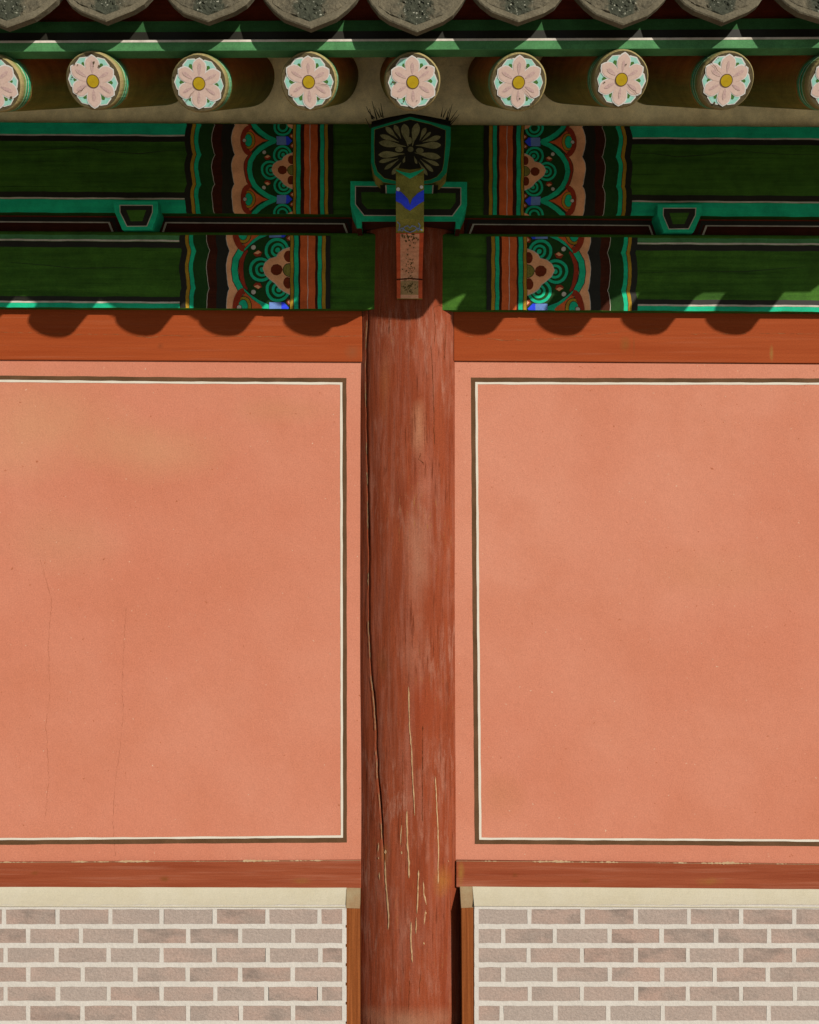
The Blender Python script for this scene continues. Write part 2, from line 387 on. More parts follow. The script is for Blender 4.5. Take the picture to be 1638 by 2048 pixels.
class Paint:
    """layers of paint on a flat timber face, each a hair above the one before"""
    def __init__(self, box=None, xf=None):
        self.items, self.box, self.xf = [], box, xf
    def add(self, poly, mat, level):
        if self.box: poly = clip(poly, *self.box)
        if len(poly) < 3: return
        if self.xf: poly = [self.xf(x, y) for x, y in poly]
        self.items.append((poly, mat, level))
    def band(self, a, b, mat, level):            # between two lines of points
        for i in range(len(a) - 1):
            self.add([a[i], a[i + 1], b[i + 1], b[i]], mat, level)
    def circle(self, x, y, r, mat, level, ry=None, n=22):
        self.add([(x + r * math.cos(2 * math.pi * i / n), y + (ry or r) * math.sin(2 * math.pi * i / n)) for i in range(n)], mat, level)
    def line(self, pts, w, mat, level):
        a, b = [], []
        for i, p in enumerate(pts):
            p0, p1 = pts[max(i - 1, 0)], pts[min(i + 1, len(pts) - 1)]
            dx, dy = p1[0] - p0[0], p1[1] - p0[1]
            l = math.hypot(dx, dy) or 1
            ww = w[i] if isinstance(w, (list, tuple)) else w
            nx, ny = -dy / l * ww / 2, dx / l * ww / 2
            a.append((p[0] + nx, p[1] + ny)); b.append((p[0] - nx, p[1] - ny))
        self.band(a, b, mat, level)
    def build(self, name, parent, Y, label=None, proj=None, step=0.0003):
        verts, faces, fm, mats = [], [], [], []
        for poly, mat, lv in self.items:
            off = 0.0006 + step * lv
            q = [(proj(x, y, off) if proj else P(x, y, Y - off)) for x, y in poly]
            if mat not in mats: mats.append(mat)
            k = len(verts); verts += q
            for t in tessellate_polygon([[Vector((x, -y, 0)) for x, y in poly]]):
                a, b, c = (q[i] for i in t)
                nrm = (b - a).cross(c - a)
                if nrm.length < 1e-12: continue
                t = tuple(i + k for i in t)
                faces.append(t if nrm.dot(a - CL) < 0 else tuple(reversed(t)))
                fm.append(mats.index(mat))
        me = mesh_of(name, verts, faces, fm)
        return link(name, me, parent, mats, label)

def sub(parent):                                # parts of parts keep world coordinates
    return parent

# ------------------------------------------------------------------ ground
def sheet(name, x0, x1, y0, y1, z, mat, thick=0.0):
    if thick:
        v = [(x0, y0, z), (x1, y0, z), (x1, y1, z), (x0, y1, z), (x0, y0, z - thick), (x1, y0, z - thick), (x1, y1, z - thick), (x0, y1, z - thick)]
        f = [(0, 1, 2, 3), (4, 7, 6, 5), (0, 4, 5, 1), (1, 5, 6, 2), (2, 6, 7, 3), (3, 7, 4, 0)]
    else:
        v = [(x0, y0, z), (x1, y0, z), (x1, y1, z), (x0, y1, z)]; f = [(0, 1, 2, 3)]
    o = link(name, mesh_of(name, v, f), None, mat)
    o['kind'] = 'structure'
    return o
GZ = -0.18
g = sheet('ground', -800, 800, -800, 800, GZ, 'sand_ground')
t_ = sheet('terrace', -11, 11, -4.6, 9, -0.06, 'stone', 0.14)  # unseen paving, made deep and pale to bounce light under the eaves

# ------------------------------------------------------------------ walls: timbers and plaster
YR, YPAN = 3.750, 3.757                       # red timbers, pink panels
XL, XR = -640, 2290
CX = P(816, 1200, 3.75).x
RC, CYC = 0.250, 3.941                        # column radius and axis depth
NEAR, FARX = 722, 910

for side, xa, xb in (('left', XL, 735), ('right', 897, XR)):
    txt = 'left' if side == 'left' else 'right'
    # upper lintel
    if side == 'left':
        top = slab('lintel', [(xa, tilt(xa, 619)), (724, tilt(724, 619)), (724, 724), (0, 719.5), (xa, 716)], YR, 0.14, 'timber_red', label='orange-red lintel above the left pink panel', bevel=0.004)
    else:
        top = slab('lintel', [(907, tilt(907, 619)), (xb, tilt(xb, 619)), (xb, 731), (1638, 727), (907, 722)], YR, 0.14, 'timber_red', label='orange-red lintel above the right pink panel', bevel=0.004)
    rl = random.Random(21)
    for path in (([(-300, 668), (0, 664), (150, 669), (240, 668), (300, 675), (330, 671), (520, 673), (718, 672)],) if side == 'left' else ([(930, 672), (1010, 681), (1100, 678), (1200, 668), (1258, 662), (1330, 656)], [(1380, 668), (1560, 667), (1700, 668)])):
        q = []
        for a, b in zip(path[:-1], path[1:]):
            n = max(2, int((b[0] - a[0]) / 6))
            q += [(a[0] + (b[0] - a[0]) * i / n, a[1] + (b[1] - a[1]) * i / n + rl.uniform(-.7, .7)) for i in range(n)]
        c = Paint(); c.line(q, [rl.uniform(.05, 1.3) * (1 if rl.random() > .35 else .15) for _ in q], 'crack_pale', 0)
        c.build('drying_crack', top, YR, None)
    # pink panel
    if side == 'left':
        pan = slab('plaster_panel', [(xa, 719), (0, 720.5), (xb, 725), (xb, 1719), (0, 1723), (xa, 1727)], YPAN, 0.10, 'plaster_pink', label='pink plaster panel left of the column')
    else:
        pan = slab('plaster_panel', [(xa, 723), (1638, 728.5), (xb, 734), (xb, 1733), (1638, 1727), (xa, 1719)], YPAN, 0.10, 'plaster_pink', label='pink plaster panel right of the column')
    p = Paint()
    if side == 'left':
        o_ = [(xa, 749), (0, 751), (360, 754.5), (693, 756), (693.5, 1200), (693.8, 1685), (380, 1687), (0, 1689.5), (xa, 1693)]
        i_ = [(xa, 757.5), (0, 759.5), (360, 763), (684.8, 764.7), (685.5, 1200), (686, 1675.4), (380, 1677.5), (0, 1680.3), (xa, 1684)]
        w_ = [(xa, 762), (0, 764), (360, 767.3), (680.3, 769.2), (681, 1200), (681.6, 1670.6), (380, 1673.5), (0, 1676), (xa, 1680)]
    else:
        o_ = [(xb, 758), (1638, 756.6), (1300, 756.4), (941.8, 755), (945, 1200), (949.5, 1688), (1300, 1690), (1638, 1692.7), (xb, 1698)]
        i_ = [(xb, 767), (1638, 765.2), (1300, 765), (950.6, 764), (953.8, 1200), (958.5, 1679.4), (1300, 1681), (1638, 1683.4), (xb, 1689)]
        w_ = [(xb, 771), (1638, 769.4), (1300, 769.4), (955.4, 768.6), (958.3, 1200), (963, 1675), (1300, 1677), (1638, 1679.2), (xb, 1685)]
    rb = random.Random(31 if side == 'left' else 32)
    def hand_lines(*ls):
        outs = [[] for _ in ls]
        for k in range(len(ls[0]) - 1):
            n = max(2, int(math.hypot(ls[0][k + 1][0] - ls[0][k][0], ls[0][k + 1][1] - ls[0][k][1]) / 22))
            for i in range(n):
                for o__, l in zip(outs, ls):
                    a, b = l[k], l[k + 1]
                    jt = 0.0 if i == 0 else 0.45
                    o__.append((a[0] + (b[0] - a[0]) * i / n + rb.uniform(-jt, jt), a[1] + (b[1] - a[1]) * i / n + rb.uniform(-jt, jt)))
        for o__, l in zip(outs, ls): o__.append(l[-1])
        return outs
    o_, i_, w_ = hand_lines(o_, i_, w_)
    p.band(o_, i_, 'panel_brown', 0)
    p.band(i_, w_, 'panel_white', 1)
    p.build('border_line', pan, YPAN, 'brown and white painted border lines of the panel')
    # hairline cracks
    if side == 'left':
        rc = random.Random(5)
        for path in ([(80, 1120), (92, 1160), (104, 1200), (96, 1290), (101, 1380), (92, 1450), (98, 1560), (90, 1640)],
                     [(252, 1215), (248, 1290), (244, 1380), (247, 1430), (240, 1500), (231, 1560), (226, 1640), (229, 1690), (231, 1718)]):
            q = []
            for a, b in zip(path[:-1], path[1:]):
                n = int((b[1] - a[1]) / 5)
                q += [(a[0] + (b[0] - a[0]) * i / n + rc.uniform(-1.2, 1.2), a[1] + (b[1] - a[1]) * i / n) for i in range(n)]
            c = Paint(); c.line(q, [rc.uniform(.1, .8) * (1 if rc.random() > .25 else .2) for _ in q], 'crack', 0)
            c.build('hairline_crack', pan, YPAN, None)
    # lower rail with an uneven lime edge along its top
    if side == 'left': lo = [(xa, 1728), (0, 1725), (722, 1721), (722, 1778), (xa, 1778)]
    else: lo = [(912, 1722), (xb, 1735), (xb, 1785), (1638, 1781), (912, 1775)]
    slab('sill_rail', lo, YR - 0.004, 0.12, 'timber_red_low', label='dull red rail under the %s pink panel' % txt, bevel=0.004)
    x0_, x1_ = (xa, 721.5) if side == 'left' else (912.5, xb)
    xs = [x0_ + (x1_ - x0_) * i / 420 for i in range(421)]
    yt = (lambda x: 1725 - x * 4 / 720) if side == 'left' else (lambda x: 1722 + (x - 910) * 0.0092)
    ph = random.uniform(0, 9)
    wv = [max(0.0, math.sin(x * .021 + ph) + .8 * math.sin(x * .053 + 2 * ph) + .6 * math.sin(x * .13) + random.uniform(-.8, .9)) for x in xs]
    up = [(x, yt(x) - 0.3 - 1.3 * w_q) for x, w_q in zip(xs, wv)]
    dn = [(x, yt(x) + 0.3 + 0.8 * w_q * random.uniform(.2, 1.2)) for x, w_q in zip(xs, wv)]
    c = Paint(); c.band(up, dn, 'lime', 0)
    c.build('lime_edge', pan, YR - 0.0055, 'crumbly lime edge where panel meets rail')

# ------------------------------------------------------------------ brick plinth walls
YB = 3.700
ROWS = [(1818, 1849), (1857, 1887), (1895.5, 1925.5), (1934, 1964), (1973, 2002.5), (2011, 2042), (2049.5, 2080), (2088, 2119)]
def brick_mesh(wd, ht, k):
    r = random.Random(k)
    n, m = 7, 3
    out = []
    j = lambda a: r.uniform(-a, a)
    for i in range(n): out.append((-wd / 2 + wd * i / (n - 1) + (j(.001)), ht / 2 + j(.0016)))
    for i in range(1, m): out.append((wd / 2 + j(.0012), ht / 2 - ht * i / m))
    for i in range(n): out.append((wd / 2 - wd * i / (n - 1) + j(.001), -ht / 2 + j(.0016)))
    for i in range(1, m): out.append((-wd / 2 + j(.0012), -ht / 2 + ht * i / m))
    front = [Vector((x, 0, z)) for x, z in out]
    back = [Vector((x, 0.05, z)) for x, z in out]
    v, f = prism_data(front, back)
    me = mesh_of('brick', v, f); fix(me)
    return me
BR = 0
for side in ('left', 'right'):
    if side == 'left':
        x_in, xa = 684.5, XL
        face = [(xa, 1812), (690.5, 1812), (691.5, 2140), (xa, 2140)]
    else:
        x_in, xa = 957.0, XR
        face = [(947.5, 1812), (xa, 1812), (xa, 2140), (949.5, 2140)]
    wall = slab('brick_wall', face, YB + 0.0035, 0.14, 'mortar', label='low grey-pink brick wall with pale joints %s of the column' % side)
    ledge_m = Paint()
    # bricks
    joints = {}
    full = {}
    for r, (ya, yb) in enumerate(ROWS):
        if side == 'left':
            js = [x for x in ([9 + 105 * k - 0.0 for k in range(-6, 7)] if r % 2 == 0 else [58 + 105.6 * k for k in range(-6, 6)])]
            ends = [xa] + js + [x_in + 4]
        else:
            js = [x for x in ([1058 + 106.3 * k for k in range(0, 12)] if r % 2 == 0 else [1005 + 106.4 * k for k in range(0, 12)])]
            ends = [x_in - 4] + js + [xa]
        ends = [e + (random.uniform(-2, 2) if 0 < i < len(ends) - 1 else 0) for i, e in enumerate(ends)]
        joints[r] = ends
        for a, b in zip(ends[:-1], ends[1:]):
            if b - a < 18: continue
            q0, q1 = P(a + 3.6, ya, YB + .001), P(b - 3.6, yb, YB + .001)
            wd, ht = q1.x - q0.x, q0.z - q1.z
            if wd < 0.02: continue
            key = round(wd, 2)
            BR += 1
            kk = (key, BR % 4)
            if kk not in full: full[kk] = brick_mesh(wd, ht, BR)
            o = link('brick', full[kk], wall, 'brick_clay')
            o.location = ((q0.x + q1.x) / 2, YB + random.uniform(-0.0006, 0.0003), (q0.z + q1.z) / 2)
            o.rotation_euler = (0, random.uniform(-.006, .006), 0)
    # proud joints
    v, f = [], []
    def bar(a0, a1, b0, b1, Yf):
        q = [P(*a0, Yf), P(*a1, Yf), P(*b1, Yf), P(*b0, Yf)]
        k = len(v)
        v.extend(q); v.extend([Vector((w.x, YB + 0.0045, w.z)) for w in q])
        f.extend([(k, k + 1, k + 2, k + 3)] + [(k + i, k + 4 + i, k + 4 + (i + 1) % 4, k + (i + 1) % 4) for i in range(4)])
    lo_x, hi_x = (xa, 691) if side == 'left' else (949, xa)
    edges = [1809] + [y for r in ROWS for y in r]
    for i in range(0, len(ROWS)):
        y0 = ROWS[i - 1][1] if i else 1811
        y1 = ROWS[i][0]
        nx = 90
        xs = [lo_x + (hi_x - lo_x) * k / nx for k in range(nx + 1)]
        t = [y0 - 0.8 + random.uniform(-.7, .7) for _ in xs]; bt = [y1 + 0.8 + random.uniform(-.7, .7) for _ in xs]
        for k in range(nx): bar((xs[k], t[k]), (xs[k + 1], t[k + 1]), (xs[k], bt[k]), (xs[k + 1], bt[k + 1]), YB - 0.0015)
    for r, (ya, yb) in enumerate(ROWS):
        for e in joints[r][:]:
            if e in (xa,): continue
            w0, w1 = 4.2 + random.uniform(-.5, .5), 4.2 + random.uniform(-.5, .5)
            edge = (e == x_in + 4 and side == 'left') or (e == x_in - 4 and side == 'right')
            if edge: w0 = w1 = 4.4
            bar((e - w0, ya - 1), (e + w0, ya - 1), (e - w1, yb + 1), (e + w1, yb + 1), YB - 0.0010)
    me = mesh_of('mortar_joints', v, f); fix(me)
    link('mortar_joints', me, wall, 'mortar')
    # sloping plaster ledge
    if side == 'left':
        tp, bt = [(xa, 1775), (0, 1774), (693, 1775.5)], [(xa, 1813), (0, 1813), (690, 1815)]
    else:
        tp, bt = [(945, 1773), (1638, 1778.5), (xa, 1783)], [(948.5, 1812), (1638, 1816), (xa, 1819)]
    n = 40
    def lerp_line(pts, n):
        out = []
        for i in range(n + 1):
            x = pts[0][0] + (pts[-1][0] - pts[0][0]) * i / n
            for a, b in zip(pts[:-1], pts[1:]):
                if a[0] <= x <= b[0] + 1e-6:
                    out.append((x, a[1] + (b[1] - a[1]) * (x - a[0]) / (b[0] - a[0]))); break
        return out
    A, B = lerp_line(tp, n), lerp_line(bt, n)
    rows = []
    for s in range(8):
        u = s / 7
        Yq = YR - 0.004 + (YB - 0.006 - YR + 0.004) * (u ** 1.25)
        rows.append([P(a[0] + (b[0] - a[0]) * u, a[1] + (b[1] - a[1]) * u + random.uniform(-.25, .25), Yq) for a, b in zip(A, B)])
    rows.append([Vector((q.x, YB + 0.004, q.z - 0.006)) for q in rows[-1]])
    v = [q for r_ in rows for q in r_]
    nn = n + 1
    f = [(i * nn + k, i * nn + k + 1, (i + 1) * nn + k + 1, (i + 1) * nn + k) for i in range(len(rows) - 1) for k in range(n)]
    # close the end
    ei = n if side == 'left' else 0
    endl = [rows[i][ei] for i in range(len(rows))]
    k0 = len(v); v.append(Vector((endl[0].x, YR, endl[-1].z)))
    f += [(i * nn + ei, (i + 1) * nn + ei, k0) for i in range(len(rows) - 1)]
    me = mesh_of('plaster_ledge', v, f); fix(me)
    link('plaster_ledge', me, root, 'ledge_plaster', 'cream sloping ledge on top of the %s brick wall' % side, smooth=False)
    # end board beside the column
    if side == 'left': bd = [(692.2, 1816), (719.5, 1817), (720, 2140), (693, 2140)]; tpx = [(693, 1775.5), (721, 1776), (719.5, 1817), (692.2, 1816)]
    else: bd = [(922.5, 1816), (946.8, 1815), (948.7, 2140), (925, 2140)]; tpx = [(920, 1773), (944.6, 1773), (946.8, 1815), (922.5, 1816)]
    slab('end_board', bd, YB + 0.002, 0.08, 'board_brown', label='narrow brown board between the %s bricks and the column' % side, bevel=0.002)
    q = [P(tpx[0][0], tpx[0][1], YR - .004), P(tpx[1][0], tpx[1][1], YR - .004), P(tpx[2][0], tpx[2][1], YB + .001), P(tpx[3][0], tpx[3][1], YB + .001)]
    qb = [Vector((w.x, YR + 0.05, w.z)) for w in q]
    v2, f2 = prism_data(q, qb)
    me = mesh_of('board_cap', v2, f2); fix(me)
    link('board_cap', me, root, 'ledge_dirty', 'dirty plaster cap on top of the %s end board' % side)

# wall mass behind everything and footing under the bricks
def box(name, x0, x1, y0, y1, z0, z1, mat, parent=root, label=None):
    v = [(x, y, z) for z in (z0, z1) for x, y in ((x0, y0), (x1, y0), (x1, y1), (x0, y1))]
    f = [(0, 3, 2, 1), (4, 5, 6, 7), (0, 1, 5, 4), (1, 2, 6, 5), (2, 3, 7, 6), (3, 0, 4, 7)]
    return link(name, mesh_of(name, v, f), parent, mat, label)
XWL, XWR = P(XL, 1000, 3.8).x, P(XR, 1000, 3.8).x
box('wall_core', XWL, XWR, 3.84, 4.10, -0.06, 3.35, 'deck_board')
zb = P(800, 2139, YB).z
box('footing_stone', XWL, CX - 0.30, YB - 0.03, 3.83, -0.06, zb, 'stone', label='granite footing under the left brick wall')
box('footing_stone', CX + 0.30, XWR, YB - 0.03, 3.83, -0.06, zb, 'stone', label='granite footing under the right brick wall')

# ------------------------------------------------------------------ column
def PC(px, py, off=0.0):
    d = ray(px, py)
    R = RC + off
    a = d.x ** 2 + d.y ** 2
    b = -2 * (d.x * CX + d.y * CYC)
    c = CX ** 2 + CYC ** 2 - R * R
    disc = b * b - 4 * a * c
    if disc < 0:
        t = -b / (2 * a)
    else:
        t = (-b - math.sqrt(disc)) / (2 * a)
    return Vector((d.x * t, d.y * t, CAMZ + d.z * t))
def ang(q): return math.atan2(q.x - CX, CYC - q.y)
split = [(737, 560), (736, 640), (733, 700), (733, 800), (735, 900), (737, 1000), (738, 1060), (739, 1100), (738, 1240), (741, 1300), (743, 1350), (748, 1385),
         (752, 1440), (754, 1500), (757, 1560), (762, 1605), (765, 1660), (767, 1700), (769, 1760)]
gap = [(600, 2.0), (700, 2.5), (800, 2.0), (1000, 2.2), (1020, 4.0), (1080, 4.5), (1095, 1.8), (1250, 1.6), (1340, 2.2), (1390, 3.4), (1420, 2.6), (1480, 1.8), (1550, 2.4), (1580, 3.6), (1660, 3.2), (1690, 0.6), (1760, 0.0)]
sp = [(PC(x, y).z, ang(PC(x, y))) for x, y in split]
gz = [(P(740, y, 3.75).z, g_ / 560.0) for y, g_ in gap]
def interp(tab, z):
    tab = sorted(tab)
    if z <= tab[0][0]: return tab[0][1]
    if z >= tab[-1][0]: return tab[-1][1]
    for a, b in zip(tab[:-1], tab[1:]):
        if a[0] <= z <= b[0]: return a[1] + (b[1] - a[1]) * (z - a[0]) / (b[0] - a[0])
Z0, Z1 = P(820, 2075, 3.70).z, P(820, 444, 3.70).z + 0.05
nz_ = 150
base_a = sp[len(sp) // 2][1]
offs = [-1, -0.55, 0.0, 0.55, 1]
us = [math.radians(a) for a in range(-180, -50, 10)] + [math.radians(a) for a in range(-50, 51, 2)] + [math.radians(a) for a in range(60, 180, 10)]
us = [u for u in us if abs(u - base_a) > math.radians(1.2)]
us = sorted([(u, None) for u in us] + [(base_a, k) for k in offs], key=lambda t: (t[0], t[1] or 0))
v = []
rr = random.Random(3)
for iz in range(nz_ + 1):
    z = Z0 + (Z1 - Z0) * iz / nz_
    pa = interp(sp, z) + 0.0035 * math.sin(z * 61) + rr.uniform(-.0025, .0025)
    gw = interp(gz, z) * 0.75
    for u, k in us:
        fall = max(0.0, 1 - abs(u - base_a) / math.radians(26))
        th = u + (pa - base_a) * fall
        r = RC + 0.0012 * math.sin(3 * u + z * 2.1) + 0.0010 * math.sin(7 * u - z * 3.3) + 0.0006 * math.sin(23 * u + z * 5)
        if k is not None:
            th = pa + k * max(gw, 0.0004) / RC
            if abs(k) < 0.9: r -= (0.016 if k else 0.03) * min(1.0, gw / 0.0022)
        if iz < 3: r -= 0.004 * (3 - iz) / 3 * (1 + rr.uniform(-.3, .3))
        v.append(Vector((CX + r * math.sin(th), CYC - r * math.cos(th), z)))
nu = len(us)
f, fm = [], []
dark = [i for i, (u, k) in enumerate(us) if k in (-1, -0.55, 0.0, 0.55)]
for iz in range(nz_):
    z = Z0 + (Z1 - Z0) * iz / nz_
    for i in range(nu):
        j = (i + 1) % nu
        f.append((iz * nu + i, iz * nu + j, (iz + 1) * nu + j, (iz + 1) * nu + i))
        fm.append(1 if (i in dark[1:3] and interp(gz, z) > 0.0015) else 0)
me = mesh_of('column', v, f, fm); fix(me)
col = link('column', me, root, ['column_red', 'split_dark'], 'round weathered red timber column between the two pink panels', smooth=True)

# paint lost along cracks and scratches
rs = random.Random(11)
on_col = lambda d: (lambda x, y, off: PC(x, y, d))
def scratch(pts, w, broken=0.0, name='bare_scratch'):
    sc = Paint()
    out = []
    for a, b in zip(pts[:-1], pts[1:]):
        n = max(2, int(abs(b[1] - a[1]) / 7))
        for i in range(n): out.append((a[0] + (b[0] - a[0]) * i / n + rs.uniform(-.5, .5), a[1] + (b[1] - a[1]) * i / n))
    out.append(pts[-1])
    ws = [w * rs.uniform(.5, 1.1) for _ in out]
    ws[0] = ws[-1] = 0.3
    if broken:                                   # flaking: the strip thins out to almost nothing in places
        i = 0
        while i < len(ws):
            n = rs.randint(2, 6)
            if rs.random() < broken:
                for j in range(i, min(i + n, len(ws))): ws[j] = 0.12
            i += n
    sc.line(out, ws, 'bare_wood', 0)
    sc.build(name, col, 0, None, proj=on_col(0.0024))
scratch([(817, 1373), (818, 1410), (819, 1450), (823, 1500), (826, 1560), (828, 1600), (829.5, 1632)], 2.4)
scratch([(813, 1577), (814, 1605), (814, 1650), (815, 1690), (818, 1725), (818, 1757)], 3.3, .12)
scratch([(871, 1553), (873, 1600), (876, 1650), (877, 1710), (876, 1768)], 2.2)
scratch([(770, 1720), (771, 1755), (775, 1800), (778, 1845), (776, 1860)], 3.2)
scratch([(837, 1740), (836, 1790), (834, 1828)], 2.8); scratch([(833, 1834), (832, 1868)], 2.8); scratch([(822, 1843), (822, 1880), (825, 1925)], 2.8)
for line in ([(846, 1755), (848, 1790), (853, 1810)], [(851, 1820), (848, 1850)], [(757, 1685), (756, 1720), (759, 1760)], [(803, 1650), (801, 1690)], [(848, 1880), (846, 1890)]):
    scratch(line, 2.4, .35)
for sx_, a, b, br in ((-2.0, 640, 700, .1), (-2.0, 720, 1000, .5), (-2.4, 1000, 1060, .1), (-2.2, 1060, 1200, .5), (-1.9, 1240, 1500, .35), (-2.2, 1500, 1690, .35)):
    scratch([(interp([(yy, xx) for xx, yy in split], y) + sx_, y) for y in range(a, b + 1, 12)], 1.9, br, 'flaked_edge')
for x, y, r in ((771, 1704, 3.5), (757, 1716, 2), (803, 1705, 2.6), (850, 1795, 2.4), (852, 1826, 2.2), (801, 1670, 1.3), (897, 1722, 1.2), (848, 1887, 2)):
    sc = Paint(); sc.add([(x + r * .7 * math.cos(t) * rs.uniform(.6, 1.2), y + r * 1.2 * math.sin(t) * rs.uniform(.6, 1.2)) for t in [2 * math.pi * i / 9 for i in range(9)]], 'bare_wood', 0)
    sc.build('paint_chip', col, 0, None, proj=on_col(0.0024))
# resin runs and dark grain lines
for line in ([(866, 622), (868, 615), (878, 610), (890, 616), (893, 640), (890, 700), (888, 726)], [(869, 625), (871, 660), (869, 700)], [(762, 635), (764, 660)], [(780, 635), (779, 675)],
             [(862, 690), (866, 760), (870, 900)], [(842, 905), (838, 918), (846, 925), (847, 935)], [(806, 1500), (803, 1700)], [(846, 1450), (845, 1650)], [(820, 1960), (817, 2030)], [(842, 1940), (838, 2000)]):
    fine_ = []
    for a, b in zip(line[:-1], line[1:]):
        n = max(2, int(abs(b[1] - a[1]) / 6))
        fine_ += [(a[0] + (b[0] - a[0]) * i / n + rs.uniform(-.7, .7), a[1] + (b[1] - a[1]) * i / n) for i in range(n)]
    dk = Paint(); dk.line(fine_, [0.2] + [rs.uniform(.2, 1.5) for _ in fine_[2:]] + [0.2], 'grain_dark', 0)
    dk.build('dark_grain', col, 0, None, proj=on_col(0.0020))
# foundation stone under the column
bm = bmesh.new()
bmesh.ops.create_cone(bm, cap_ends=True, segments=40, radius1=0.36, radius2=0.262, depth=Z0 + 0.06)
bmesh.ops.translate(bm, verts=bm.verts, vec=(CX, CYC, (Z0 - 0.06) / 2 - 0.001))
me = bpy.data.meshes.new('column_base'); bm.to_mesh(me); bm.free()
link('column_base', me, root, 'stone', 'round granite base stone under the column')

